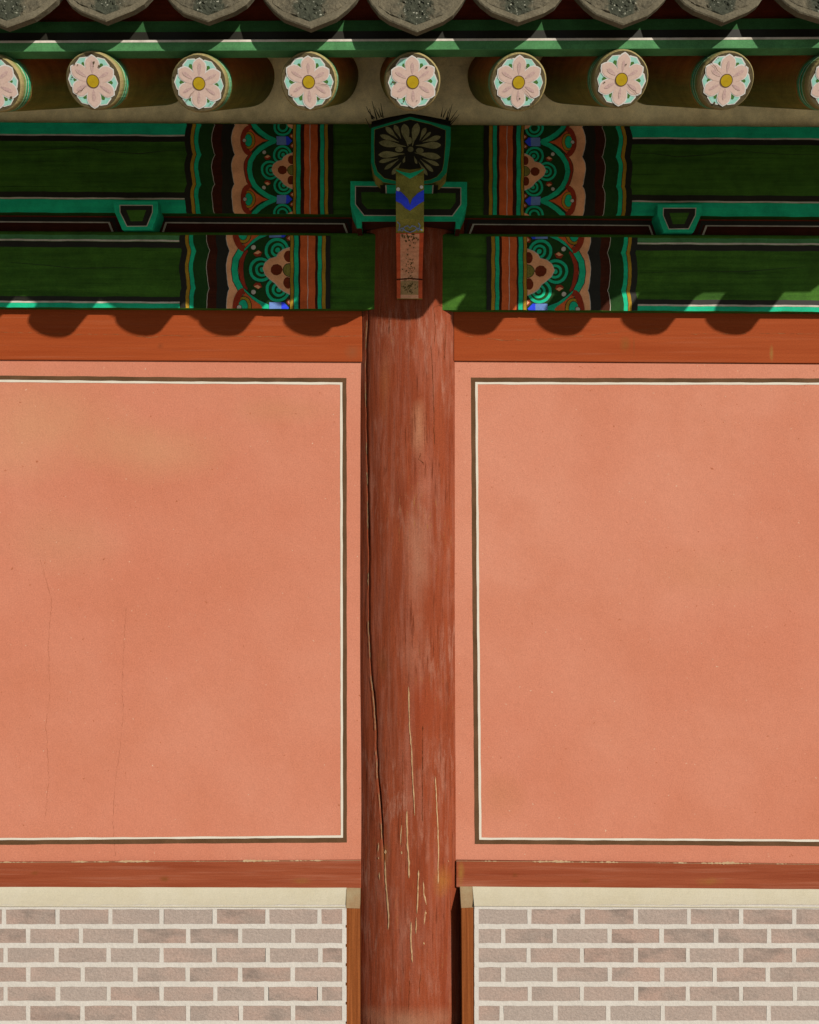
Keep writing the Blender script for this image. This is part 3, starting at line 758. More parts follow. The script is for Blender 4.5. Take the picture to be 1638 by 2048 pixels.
# ------------------------------------------------------------------ painted beams
YU, YM, YL = 3.765, 3.800, 3.722              # upper beam, recessed board, lower beam
MX = 817.0                                    # painting mirrors about the column
def mirror(x): return 2 * MX - x
for side in ('left', 'right'):
    fx = (lambda x: x) if side == 'left' else mirror
    far = XL if side == 'left' else XR
    def tx(x, y, fx=fx): 
        X = fx(x); wob = 0.5 * math.sin(y * .13 + X * .013) + 0.18 * math.sin(y * .47 + X * .071)
        return (X + wob, tilt(X, y) + 0.35 * math.sin(X * .047 + y * .02) + 0.25 * math.sin(X * .131))
    L_ = lambda pts: [tx(x, y) for x, y in pts]
    sx = -640 if side == 'left' else 2 * MX - XR
    ub = slab('upper_beam', L_([(sx, 247), (800, 247), (800, 427), (sx, 427)]), YU, 0.12, 'green_dark', label='dark green painted beam under the eaves, %s of the bracket' % side)
    mb = slab('recessed_board', L_([(sx, 422), (790, 422), (790, 480), (sx, 480)]), YM, 0.05, 'maroon', label='dark maroon board between the two green beams, %s of the bracket' % side)
    lb = slab('lower_beam', L_([(sx, 463), (800, 463), (800, 617), (sx, 617)]), YL, 0.14, 'green_dark', label='dark green painted beam above the %s lintel' % side)
    bm = bmesh.new(); bm.from_mesh(lb.data)
    bmesh.ops.dissolve_limit(bm, angle_limit=0.02, verts=bm.verts, edges=bm.edges)
    zt = max(v_.co.z for v_ in bm.verts)
    ed = [e for e in bm.edges if all(abs(v_.co.y - YL) < 1e-4 for v_ in e.verts) and abs(e.verts[0].co.x - e.verts[1].co.x) > 0.5 and min(v_.co.z for v_ in e.verts) > zt - 0.08]
    bmesh.ops.bevel(bm, geom=ed, offset=0.012, segments=4, profile=0.5, affect='EDGES')
    bm.to_mesh(lb.data); bm.free()

    # ---- painted straight bands
    def bands(beam, Y, lst, x_end, name):
      for half in (lst[:3], lst[3:]):
        p = Paint(xf=tx)
        for ya, yb, m in half:
            nn_ = 60; xs_ = [sx + 1 + (x_end - sx - 1) * i / nn_ for i in range(nn_ + 1)]
            p.band([(x, ya + random.uniform(-.25, .25)) for x in xs_], [(x, yb + random.uniform(-.25, .25)) for x in xs_], m, 0)
        p.build(name, beam, Y + 0.0004, 'teal, white and black painted stripes along the beam')
    bands(ub, YU, [(247, 270, 'teal'), (270, 273, 'paint_white'), (273, 284, 'paint_black'), (385, 396, 'paint_black'), (396.4, 399.4, 'paint_white'), (400, 426.8, 'teal')], 374, 'painted_stripe')
    bands(lb, YL, [(471, 480, 'green_eave'), (480, 483.5, 'paint_white'), (484.5, 496, 'paint_black'), (594, 603.5, 'paint_black'), (603.5, 607, 'paint_white'), (607.3, 616.5, 'teal')], 372, 'painted_stripe')

    # ---- scalloped end pattern
    def pattern(beam, Y, top, bot, cusps, per, dx, xk, bandsx, name):
        """cusps: y of the two middle cusps; dx: shift of the wavy bands; xk: widening of the wave"""
        p = Paint((330, top, 760, bot), tx)
        mids = [cusps[0] - per / 2, (cusps[0] + cusps[1]) / 2, cusps[1] + per / 2]
        ys = [top + (bot - top) * i / 64 for i in range(65)]
        def wave(y):                                   # 0 at a cusp, 1 in the middle of a lobe
            u = ((y - cusps[0]) / per) % 1.0
            return math.sqrt(max(0, 1 - (2 * u - 1) ** 2)) ** 1.1
        hand = lambda y: 0.7 * math.sin(y * 0.11 + dx)
        def edge(xm, xc): return [(xc + (xm - xc) * wave(y) + dx + hand(y), y) for y in ys]
        Z = lambda z: 350 + z / 3.995
        e = [edge(Z(a), Z(b)) for a, b in ((78, 96), (126, 142), (152, 168), (157, 173), (188, 212), (294, 318), (298, 322), (372, 380), (452, 478), (457, 482), (550, 590), (555, 594), (588, 630), (593, 634))]
        p.band(e[0], e[1], 'paint_black', 0); p.band(e[1], e[2], 'ochre', 0); p.band(e[2], e[3], 'paint_black', 0); p.band(e[3], e[4], 'teal', 0)
        p.band(e[4], e[5], 'green_field', 0); p.band(e[5], e[6], 'paint_white', 0); p.band(e[6], e[7], 'maroon', 0); p.band(e[7], e[8], 'paint_black', 0)
        p.band(e[8], e[9], 'paint_white', 0); p.band(e[9], e[10], 'salmon', 0); p.band(e[10], e[11], 'paint_black', 0); p.band(e[11], e[12], 'dark_red', 0); p.band(e[12], e[13], 'paint_black', 0)
        xr_ = bandsx[0]
        p.band(e[13], [(xr_, y) for y in ys], 'green_field', 0)
        s = per / 58.8                                 # size of the motif
        q = lambda zx: Z(zx) + dx                       # horizontal place of a motif point
        for k, m in enumerate(mids):
            vis = (m > top - per and m < bot + per)
            if k == 1:
                cxm = xr_ - 16 * s
                # green swirls
                for sx_, sy_, r in ((xr_ - 45 * s, m, 20), (xr_ - 20.5 * s, m - 30.5 * s, 20), (xr_ - 19 * s, m + 31 * s, 20)):
                    for r_, mt, lv in ((r, 'paint_black', 3), (r - 1, 'teal', 4), (r - 5.5, 'green_field', 5), (r - 9, 'teal', 6), (r - 13, 'green_field', 7), (r - 16.2, 'teal', 8)):
                        p.circle(sx_ + (0 if r_ > 12 else 1.5 * s), sy_, r_ * s, mt, lv)
                # half flower
                fl = [(0, -35), (-10, -31), (-17, -26), (-20, -20), (-30, -17.5), (-38, -11), (-42, -2), (-38, 8), (-30, 15), (-22, 21), (-17, 28), (-10, 33), (0, 38)]
                p.add([(xr_ + x * s - (1.0 if x < 0 else 0) * s, m + y * s * 1.02) for x, y in fl], 'paint_white', 9)
                p.add([(xr_ + x * s, m + y * s * 0.98) for x, y in fl], 'salmon', 10)
                p.circle(xr_ - 21 * s, m, 9.5 * s, 'maroon_red', 11, 9 * s, 9)
                p.circle(xr_ - 2 * s, m - 21 * s, 7 * s, 'maroon_red', 11, 9 * s); p.circle(xr_ - 3 * s, m + 20 * s, 7 * s, 'maroon_red', 11, 9 * s)
                p.circle(xr_ - 1 * s, m, 10.5 * s, 'paint_black', 12); p.circle(xr_ - 1 * s, m, 9.5 * s, 'olive', 13)
                # seeds and dots
                for sg in (-1, 1):
                    p.add([(xr_ - 57 * s, m + sg * 25 * s), (xr_ - 50 * s, m + sg * 31 * s), (xr_ - 43 * s, m + sg * 27 * s), (xr_ - 46 * s, m + sg * 21 * s), (xr_ - 53 * s, m + sg * 20.5 * s)], 'dark_red', 3)
                    p.add([(xr_ - 56 * s, m + sg * 26 * s), (xr_ - 49 * s, m + sg * 30 * s), (xr_ - 45 * s, m + sg * 27 * s), (xr_ - 50 * s, m + sg * 24 * s)], 'salmon', 4)
                    p.circle(xr_ - 57 * s, m + sg * 35 * s, 3.6 * s, 'paint_white', 5)
                # ogee arch
                arc = [(-35, -58.5), (-50, -52), (-65, -42), (-76, -31), (-84, -16), (-86.5, 0), (-84, 16), (-76, 31), (-65, 42), (-50, 52), (-33, 59)]
                out = [(xr_ + x * s, m + y * s) for x, y in arc]
                p.line(out, 11.5 * s, 'paint_black', 1); p.line(out, 9.3 * s, 'teal', 2)
                for ty in (-58.6, 59):
                    p.add([(xr_ - 44 * s, m + (ty - 6.5) * s), (xr_ - 27 * s, m + ty * s), (xr_ - 44 * s, m + (ty + 6.5) * s)], 'teal', 3)
            else:
                # neighbours above and below: eye motif in the lobe, arches running off
                sg = -1 if k == 0 else 1
                eye_x = q(596)
                dia = [(q(600), m - 24 * s), (q(600) + 12 * s, m - 12 * s), (q(600) + 24 * s, m - 4 * s), (q(742), m), (q(600) + 24 * s, m + 4 * s), (q(600) + 12 * s, m + 12 * s), (q(600), m + 24 * s), (q(572), m + 12 * s), (q(566), m), (q(572), m - 12 * s)]
                p.add([(x, m + (y - m) * 1.06) for x, y in dia], 'paint_black', 3)
                p.add(dia, 'orange', 4)
                p.circle(q(590), m, 13.4 * s, 'paint_black', 5, 18 * s); p.circle(q(590), m, 12.3 * s, 'ochre', 6, 17 * s)
                p.circle(q(586), m, 8.4 * s, 'paint_black', 7, 13 * s); p.circle(q(586), m, 7.4 * s, 'teal', 8, 12 * s)
                rr_ = [(q(596) - 13.5 * s * math.cos(t), m + 26 * s * math.sin(t)) for t in [i * math.pi / 12 - math.pi / 2 for i in range(13)]]
                p.line(rr_, 9.5 * s, 'dark_red', 9)
                p.circle(q(556), m, 4.4 * s, 'maroon', 10); p.circle(q(556), m, 3.5 * s, 'paint_white', 11)
                # arch of the next lobe
                arc = [(-35, -58.5), (-50, -52), (-65, -42), (-76, -31), (-84, -16)]
                mm = m + sg * per / 2
                out = [(xr_ + x * s, m - sg * 0 + sg * (58.5 + y) * s) for x, y in arc]
                p.line(out, 11.5 * s, 'paint_black', 1); p.line(out, 9.3 * s, 'teal', 2)
                # blue block
                b0, b1 = xr_ - 32 * s, xr_ - 13 * s
                p.add(rect(b0, m - 8.5 * s, b1, m + 8.5 * s), 'blue_pale', 9)
                p.add([(b1, m - 8.5 * s), (xr_ - 9 * s, m - 8.5 * s), (xr_ - 1 * s, m), (xr_ - 9 * s, m + 8.5 * s), (b1, m + 8.5 * s)], 'blue_deep', 9)
                for q_ in (-1, 1):
                    p.add([(xr_, m + q_ * 3 * s), (xr_ - 6 * s, m + q_ * 9 * s), (xr_ - 4 * s, m + q_ * 14 * s), (xr_, m + q_ * 14 * s)], 'dark_red', 8)
                    p.add([(xr_, m + q_ * 6 * s), (xr_ - 4 * s, m + q_ * 10 * s), (xr_, m + q_ * 13 * s)], 'salmon', 9)
                # swirl of the next lobe
                sx_, sy_ = xr_ - 20 * s, m + sg * 28 * s
                for r_, mt, lv in ((20, 'paint_black', 3), (19, 'teal', 4), (14.5, 'green_field', 5), (11, 'teal', 6), (7, 'green_field', 7)):
                    p.circle(sx_, sy_, r_ * s, mt, lv)
                p.add([(xr_, m + sg * 24 * s), (xr_ - 9 * s, m + sg * 28 * s), (xr_ - 14 * s, m + sg * 36 * s), (xr_, m + sg * 40 * s)], 'salmon', 9)
        # straight upright bands beside the column
        xs = bandsx
        mt = ['paint_black', 'ochre', 'paint_black', 'teal', 'paint_black', 'maroon', 'orange', 'paint_white', 'orange', 'maroon', 'teal', 'paint_black', 'ochre', 'paint_black']
        for a, b, m in zip(xs[:-1], xs[1:], mt):
            p.band([(a, y) for y in ys[::4]], [(b, y) for y in ys[::4]], m, 14)
        p.build(name, beam, Y, 'scalloped bands, swirls and half flower painted on the beam end')
    Zx = lambda lst: [350 + z / 3.995 for z in lst]
    pattern(ub, YU, 247.5, 427, (230 + 318 / 3.995, 230 + 553 / 3.995), 58.8, 0.0, 1,
            Zx([940, 945, 964, 970, 1002, 1008, 1033, 1076, 1081, 1140, 1160, 1191, 1196, 1222, 1265]), 'painted_ornament')
    pattern(lb, YL, 470, 616.5, (230 + 1083 / 3.995, 230 + 1385 / 3.995), 75.6, -10.5, 1,
            Zx([918, 922, 946, 953, 986, 992, 1001, 1058, 1063, 1120, 1141, 1171, 1176, 1203, 1242]), 'painted_ornament')

    # ---- recessed board: lines with bevelled ends beside the blocks
    p = Paint(xf=tx)
    bx = 273 if side == 'left' else mirror(1358)        # block centre
    for a, b, ca, cb in ((sx, bx - 52, False, True), (bx + 57, 690, True, True)):
        top_l = [(a, 436), (b, 436)]
        def run(y0, y1, m, lv, inset):
            p.add([(a + (inset if ca else 0), y0), (b - (inset if cb else 0), y0), (b - (inset if cb else 0) + 9 * (1 if cb else 0), 470), (b - (inset if cb else 0) + 5 * (1 if cb else 0), 470), (b - (inset if cb else 0) - 3, y1), (a + (inset if ca else 0) + 3, y1), (a + (inset if ca else 0) - 5 * (1 if ca else 0), 470), (a + (inset if ca else 0) - 9 * (1 if ca else 0), 470)], m, lv)
        run(436, 444.5, 'paint_black', 0, -7)
        run(444.8, 447, 'paint_white', 1, 1)
    p.add(rect(sx, 423, 730, 435.8), 'maroon_red', 0)
    p.build('painted_line', mb, YM, 'thin black and white painted lines on the board')

    # ---- small bearing block on the lower beam
    cxb = bx
    out = [(cxb - 45, 403), (cxb + 43, 403), (cxb + 43, 424), (cxb + 31, 459), (cxb - 29, 459), (cxb - 45, 424)]
    blk = slab('bearing_block', L_(out), 3.712, 0.10, 'teal', label='small tapered teal block between the %s beams' % side, bevel=0.0015)
    p = Paint(xf=tx)
    p.add([(cxb - 34, 410.5), (cxb + 32, 410.5), (cxb + 32, 425), (cxb + 21, 453.5), (cxb - 19, 453.5), (cxb - 34, 425)], 'paint_white', 0)
    p.add([(cxb - 32.5, 412), (cxb + 30.5, 412), (cxb + 30.5, 425), (cxb + 20, 452), (cxb - 18, 452), (cxb - 32.5, 425)], 'paint_black', 1)
    p.add([(cxb - 21, 420.5), (cxb + 19, 420.5), (cxb + 12, 443), (cxb - 11, 443)], 'green_dark', 2)
    p.build('painted_outline', blk, 3.712)
    # long drying cracks in the timber
    p = Paint(xf=tx)
    p.line([(sx, 304), (60, 303), (120, 299), (165, 294), (215, 304), (280, 308), (330, 302), (366, 302)], [.5, .8, 1, .8, 1.2, 1.5, 1, .5], 'paint_black', 0)
    p.line([(20, 527), (80, 531), (150, 538), (240, 536), (330, 540)], [.4, .9, 1, .7, .3], 'paint_black', 0)
    p.build('drying_crack', ub if False else lb, YL) if False else None
    p1 = Paint(xf=tx); p1.items = p.items[:7]; p1.build('drying_crack', ub, YU)
    p2 = Paint(xf=tx); p2.items = p.items[7:]; p2.build('drying_crack', lb, YL)

# crack lines in the lintels are fine relief of their paint
# ------------------------------------------------------------------ capital block, beam head and bracket arm on the column
Z6 = lambda pts: [(690 + x / 4.454, 200 + y / 4.454) for x, y in pts]
YC = 3.640
cap = slab('capital_block', Z6([(48, 722), (1087, 728), (1087, 935), (1030, 1083), (1025, 1150), (985, 1150), (985, 1085), (150, 1085), (150, 1145), (105, 1145), (98, 1060), (48, 935)]), YC, 0.16, 'teal', label='wide teal-edged capital block on top of the column', bevel=0.0015)
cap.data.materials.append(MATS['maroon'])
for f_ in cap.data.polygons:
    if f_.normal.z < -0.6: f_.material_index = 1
p = Paint()
p.add(Z6([(90, 765), (1035, 778), (1035, 930), (958, 1036), (168, 1032), (90, 930)]), 'paint_white', 0)
p.add(Z6([(97, 773), (1028, 786), (1028, 928), (954, 1028), (172, 1024), (97, 928)]), 'paint_black', 1)
p.add(Z6([(145, 820), (985, 830), (985, 910), (940, 972), (200, 970), (150, 915)]), 'green_dark', 2)
p.build('painted_outline', cap, YC)
# capital sits on a short dark neck (the column top)
# beam head
YH = 3.545
face = [(235, 232), (400, 180), (580, 132), (760, 180), (942, 232), (940, 400), (918, 560), (905, 650), (850, 712), (770, 742), (700, 750), (450, 750), (340, 732), (262, 665), (232, 560), (232, 400)]
q = [P(x, y, YH) for x, y in Z6(face)]
c0 = sum(q, Vector()) / len(q)
back = [Vector((c0.x + (v_.x - c0.x) * 0.985, 3.86, c0.z + (v_.z - c0.z) * 0.985)) for v_ in q]
n = len(q)
# sides split across x so that the painted soffit stripes are faces of their own
vv, ff, fm = list(q), [], []
for t in tessellate_polygon([q]): ff.append(tuple(t)); fm.append(0)
vv += back
for i in range(n):
    j = (i + 1) % n
    ff.append((i, j, j + n, i + n)); fm.append(1)
me = mesh_of('beam_head', vv, ff, fm); fix(me)
head = link('beam_head', me, root, ['paint_black', 'olive'], 'black shield-shaped beam head with olive petals above the column')
p = Paint()
inner = [(262, 262), (400, 222), (580, 172), (760, 214), (898, 268), (896, 400), (882, 560), (868, 630), (820, 685), (760, 712), (700, 722), (450, 722), (350, 700), (288, 640), (262, 560), (258, 400)]
p.band(Z6(face + face[:1]), Z6(inner + inner[:1]), 'teal_shaded', 0)
inn2 = [(580 + (x - 580) * .988, 450 + (y - 450) * .985) for x, y in inner]
p.band(Z6(inner + inner[:1]), Z6(inn2 + inn2[:1]), 'olive', 0)
p.add(Z6([(232, 228), (580, 128), (945, 228), (945, 205 + 35), (580, 150), (232, 250)]), 'paint_black', 1)
def leaf(tip, foot, w):
    dx, dy = tip[0] - foot[0], tip[1] - foot[1]
    l = math.hypot(dx, dy); ux, uy = dx / l, dy / l
    pts = []
    prof = [(0, .04), (.2, .12), (.4, .3), (.55, .44), (.7, .5), (.82, .44), (.92, .28), (1, 0.02)]
    for t, k in prof: pts.append((foot[0] + dx * t - uy * w * k, foot[1] + dy * t + ux * w * k))
    for t, k in reversed(prof): pts.append((foot[0] + dx * t + uy * w * k, foot[1] + dy * t - ux * w * k))
    p.add(Z6(pts), 'olive_pale', 1)
for tip, foot, w in (((525, 212), (562, 410), 74), ((645, 205), (600, 410), 70), ((440, 222), (500, 345), 44), ((362, 240), (470, 345), 46), ((312, 312), (480, 375), 44), ((302, 378), (545, 415), 60),
                     ((298, 488), (530, 480), 60), ((302, 552), (470, 515), 36), ((352, 618), (478, 530), 34), ((418, 665), (500, 555), 40), ((720, 245), (665, 360), 40), ((765, 285), (680, 365), 26),
                     ((852, 326), (690, 375), 46), ((856, 402), (630, 405), 62), ((850, 512), (620, 470), 58), ((838, 582), (690, 520), 36), ((786, 640), (670, 530), 34), ((735, 672), (655, 550), 30), ((520, 560), (535, 500), 22), ((640, 570), (615, 500), 22)):
    leaf(tip, foot, w)
for x, y, a, b in ((575, 362, 22, 32), (483, 440, 36, 24), (666, 450, 34, 23), (584, 440, 26, 24)):
    p.circle(690 + x / 4.454, 200 + y / 4.454, a / 4.454, 'olive_pale', 3, b / 4.454)
p.build('painted_petals', head, YH, 'teal rim and olive petals painted on the beam head')
# stripes across the soffit of the beam head
st = []
zs = P(820, 200 + 751 / 4.454, YH).z
v, f, fm = [], [], []
def soff(x0, x1, m, mats_):
    a = P(690 + x0 / 4.454, 200 + 751 / 4.454, YH); b = P(690 + x1 / 4.454, 200 + 751 / 4.454, YH)
    k = len(v)
    for w in (a, b): v.append(Vector((w.x, YH + 0.004, zs - 0.001)))
    for w in (b, a): v.append(Vector((w.x, YC + 0.01, zs + 0.0015)))
    f.append((k, k + 1, k + 2, k + 3)); fm.append(mats_.index(m))
mats_ = ['paint_black', 'paint_white', 'teal', 'olive']
for x0, x1, m in ((312, 358, 'paint_black'), (358, 368, 'paint_white'), (368, 780, 'teal'), (780, 790, 'paint_white'), (790, 832, 'paint_black')): soff(x0, x1, m, mats_)
me = mesh_of('soffit_stripe', v, f, fm)
link('soffit_stripe', me, head, mats_)
# lower fillet below the head: side cheeks
# bracket arm (tongue)
prof = [(336, 3.360), (352, 3.350), (400, 3.352), (440, 3.368), (463, 3.395), (480, 3.435), (505, 3.52), (535, 3.60), (545, 3.632), (560, 3.655), (597, 3.684)]
XC = 819.5
hw = 0.0455
def armpt(py, Y): return P(XC, py, Y).z
zx0 = P(XC, 500, 3.5).x
rows = [(armpt(py, Y), Y) for py, Y in prof]
v, f = [], []
ridge = lambda i: 0.012 if i < 5 else 0.006
for i, (z, Y) in enumerate(rows):
    v += [Vector((zx0 - hw, Y, z)), Vector((zx0, Y - ridge(i), z - (0.010 if i == 0 else 0))), Vector((zx0 + hw, Y, z))]
nr = len(rows)
for i in range(nr - 1):
    for k in range(2): f.append((i * 3 + k, i * 3 + k + 1, (i + 1) * 3 + k + 1, (i + 1) * 3 + k))
# sides and top back to the column
b0 = len(v)
for i, (z, Y) in enumerate(rows):
    zb_ = z if i > 1 else z
    v += [Vector((zx0 - hw, 3.75, z)), Vector((zx0 + hw, 3.75, z))]
for i in range(nr - 1):
    f.append((i * 3, (i + 1) * 3, b0 + (i + 1) * 2, b0 + i * 2))
    f.append((i * 3 + 2, b0 + i * 2 + 1, b0 + (i + 1) * 2 + 1, (i + 1) * 3 + 2))
f.append((0, b0, b0 + 1, 2, 1))
f.append(((nr - 1) * 3, (nr - 1) * 3 + 1, (nr - 1) * 3 + 2, b0 + (nr - 1) * 2 + 1, b0 + (nr - 1) * 2))
me = mesh_of('bracket_arm', v, f); fix(me)
arm = link('bracket_arm', me, root, 'olive', 'narrow bracket arm with blue chevron and pink foot in front of the column')
# paint follows the arm's face
def on_arm(x, y, off):
    Y = interp([(a, b) for a, b in prof], y)
    side_ = (x - XC) / 28.0
    i = 0 if y < 465 else 6
    Yf = Y - ridge(i) * max(0, 1 - abs(side_)) - off * 1.5 - 0.0008
    qy = P(x, y, Yf)
    w = P(XC, y, Y)
    return Vector((zx0 + (x - XC) / 28.0 * hw, Yf, qy.z))
class ArmPaint(Paint):
    def add(self, poly, mat, level):
        # cut into thin horizontal slices so the paint bends with the arm
        ys = [y for x, y in poly]
        y = min(ys)
        cuts = [min(ys)] + [a for a, _ in prof if min(ys) < a < max(ys)] + [max(ys)]
        fine_ = []
        for a, b in zip(cuts[:-1], cuts[1:]):
            n = max(1, int((b - a) / 6))
            fine_ += [a + (b - a) * i / n for i in range(n)]
        fine_.append(cuts[-1])
        for a, b in zip(fine_[:-1], fine_[1:]):
            for xa_, xb_ in ((XC - 28, XC), (XC, XC + 28)):
                c = clip(poly, xa_, a, xb_, b)
                if len(c) >= 3: self.items.append((c, mat, level))
z6 = lambda pts: [(XC + (x - 579) / 4.454 * 1.0, 200 + y / 4.454) for x, y in pts]
p = ArmPaint()
p.add(z6([(452, 618), (510, 640), (579, 652), (650, 632), (704, 612), (704, 622), (640, 668), (579, 702), (515, 665), (452, 628)]), 'teal', 1)
p.build('painted_tip', arm, 0, 'teal edge at the top of the bracket arm', proj=on_arm)
p = ArmPaint()
p.add(z6([(454, 808), (500, 820), (560, 880), (579, 940), (579, 985), (540, 965), (500, 922), (454, 900)]), 'blue_deep', 1)
p.add(z6([(704, 800), (650, 830), (600, 880), (579, 940), (579, 985), (620, 955), (660, 925), (704, 900)]), 'blue_deep', 1)
p.build('painted_chevron', arm, 0, 'deep blue chevron on the bracket arm', proj=on_arm)
for x, r in (((474, 795), 3.8), ((682, 776), 3.4)):
    p = ArmPaint(); p.circle(*z6([x])[0], r, 'petal_white', 2); p.build('white_dot', arm, 0, None, proj=on_arm)
for a in ([(465, 1085), (490, 1110), (480, 1150), (510, 1170), (530, 1130), (560, 1120), (579, 1140), (600, 1120), (630, 1130), (655, 1165), (670, 1120), (655, 1095)], [(470, 1165), (510, 1140), (540, 1165), (579, 1180), (620, 1165), (650, 1140), (690, 1160)]):
    p = ArmPaint(); p.line(z6(a), 1.4, 'blue_pale', 1); p.build('painted_scroll', arm, 0, None, proj=on_arm)
p = ArmPaint()
p.add(z6([(452, 1185), (706, 1185), (706, 1768), (452, 1768)]), 'arm_red', 0)
p.add(z6([(492, 1192), (665, 1192), (665, 1768), (492, 1768)]), 'pink_dusty', 1)
p.add(z6([(492, 1616), (579, 1606), (665, 1616), (665, 1735), (492, 1735)]), 'pink_stained', 2)
p.add(z6([(452, 1594), (579, 1584), (704, 1594), (704, 1606), (579, 1596), (452, 1606)]), 'maroon', 3)
rm_ = random.Random(9)
for k in range(150):                               # mould specks
    cx_, cy_, sx_, sy_ = ((580, 1225, 48, 26), (578, 1490, 26, 60), (575, 1660, 40, 30))[k % 3]
    x, y = rm_.gauss(cx_, sx_), rm_.gauss(cy_, sy_)
    if not (495 < x < 662 and 1195 < y < 1740): continue
    r = rm_.uniform(3, 11 if k % 3 == 0 else 8)
    p.items.append((z6([(x + r * math.cos(t) * rm_.uniform(.5, 1.2), y + r * math.sin(t) * rm_.uniform(.5, 1.2)) for t in [2 * math.pi * i / 7 for i in range(7)]]), 'mould', 4 + k % 4))
p.build('painted_foot', arm, 0, 'mouldy pink foot with red edges on the bracket arm', proj=on_arm)
# bird spikes on the beam head
bm = bmesh.new()
for (x0, y0), (x1, y1) in (((240, 150), (188, 58)), ((275, 142), (240, 8)), ((236, 152), (218, 78)), ((335, 132), (318, 28)), ((215, 226), (183, 162)), ((300, 138), (262, 62)), ((252, 150), (205, 100)), ((320, 134), (300, 70)),
                           ((920, 172), (955, 38)), ((860, 132), (872, 60)), ((930, 190), (1002, 90)), ((945, 216), (1018, 128)), ((905, 160), (938, 66)), ((880, 140), (905, 82)), ((938, 200), (985, 150)), ((912, 168), (915, 100))):
    a = P(690 + x0 / 4.454, 200 + y0 / 4.454, 3.60); b = P(690 + x1 / 4.454, 200 + y1 / 4.454, 3.58)
    a = a + (a - b) * 0.25
    d = (b - a)
    rot = d.to_track_quat('Z', 'Y').to_matrix().to_4x4()
    bmesh.ops.create_cone(bm, cap_ends=True, segments=6, radius1=0.0024, radius2=0.0007, depth=d.length, matrix=Matrix.Translation((a + b) / 2) @ rot)
me = bpy.data.meshes.new('bird_spikes'); bm.to_mesh(me); bm.free()
link('bird_spikes', me, head, 'spike_metal', 'thin dark bird spikes standing on the beam head')
# dark strip that carries the spikes: weathered top of the head
slab('head_cover', Z6([(236, 190), (400, 150), (580, 118), (770, 150), (940, 185), (944, 232), (580, 132), (234, 232)]), YH + 0.03, 0.2, 'paint_black', parent=head)

# ------------------------------------------------------------------ plaster infill between the rafters
YP = 3.800
pl = slab('eave_plaster', [(XL, 40), (XR, 40), (XR, 285), (XL, 265)], YP, 0.06, 'eave_plaster', label='dull plaster infill between the rafters above the beams')
# shelf: top of the upper beam up to the plaster
box('beam_top', XWL, XWR, YU + 0.1, 3.935, P(820, 252, YU).z - 0.03, P(820, 250, YU).z - 0.004, 'green_field')

# ------------------------------------------------------------------ rafters with painted flower ends
YE = 2.960
ends = [(-437, 166), (-225, 166), (-13, 167), (187, 162), (398, 167), (617, 163), (825, 164), (1037, 165), (1242, 158.5), (1453, 162), (1670, 164), (1882, 162), (2094, 162)]
skew = {1242: 0.035, 398: -0.006, 1453: 0.02}
SL = math.atan(0.488)
RE, RR, RL = 0.0800, 0.105, 1.45
bm = bmesh.new()
seg, st_ = 40, 24
rings = []
for i in range(st_ + 1):
    t = i / st_
    y = 0.006 + RL * t * t if i else 0.0
    r = (RE - 0.004 if i == 0 else RE + (RR - RE) * min(1, y / 1.06))
    rings.append([bm.verts.new((r * (1 + .012 * math.sin(2 * a + 1) + .008 * math.sin(5 * a)) * math.cos(a), y, r * (1 + .012 * math.sin(2 * a + 1) + .008 * math.sin(5 * a)) * math.sin(a))) for a in [2 * math.pi * k / seg for k in range(seg)]])
for a, b in zip(rings[:-1], rings[1:]):
    for k in range(seg): bm.faces.new((a[k], b[k], b[(k + 1) % seg], a[(k + 1) % seg]))
bm.faces.new(rings[0])
bmesh.ops.recalc_face_normals(bm, faces=bm.faces)
raf_me = bpy.data.meshes.new('rafter'); bm.to_mesh(raf_me); bm.free()
raf_me.materials.append(MATS['rafter_paint']); raf_me.materials.append(MATS['rafter_end'])
for p_ in raf_me.polygons:
    p_.use_smooth = p_.normal.y > -0.9
    if p_.normal.y < -0.95: p_.material_index = 1

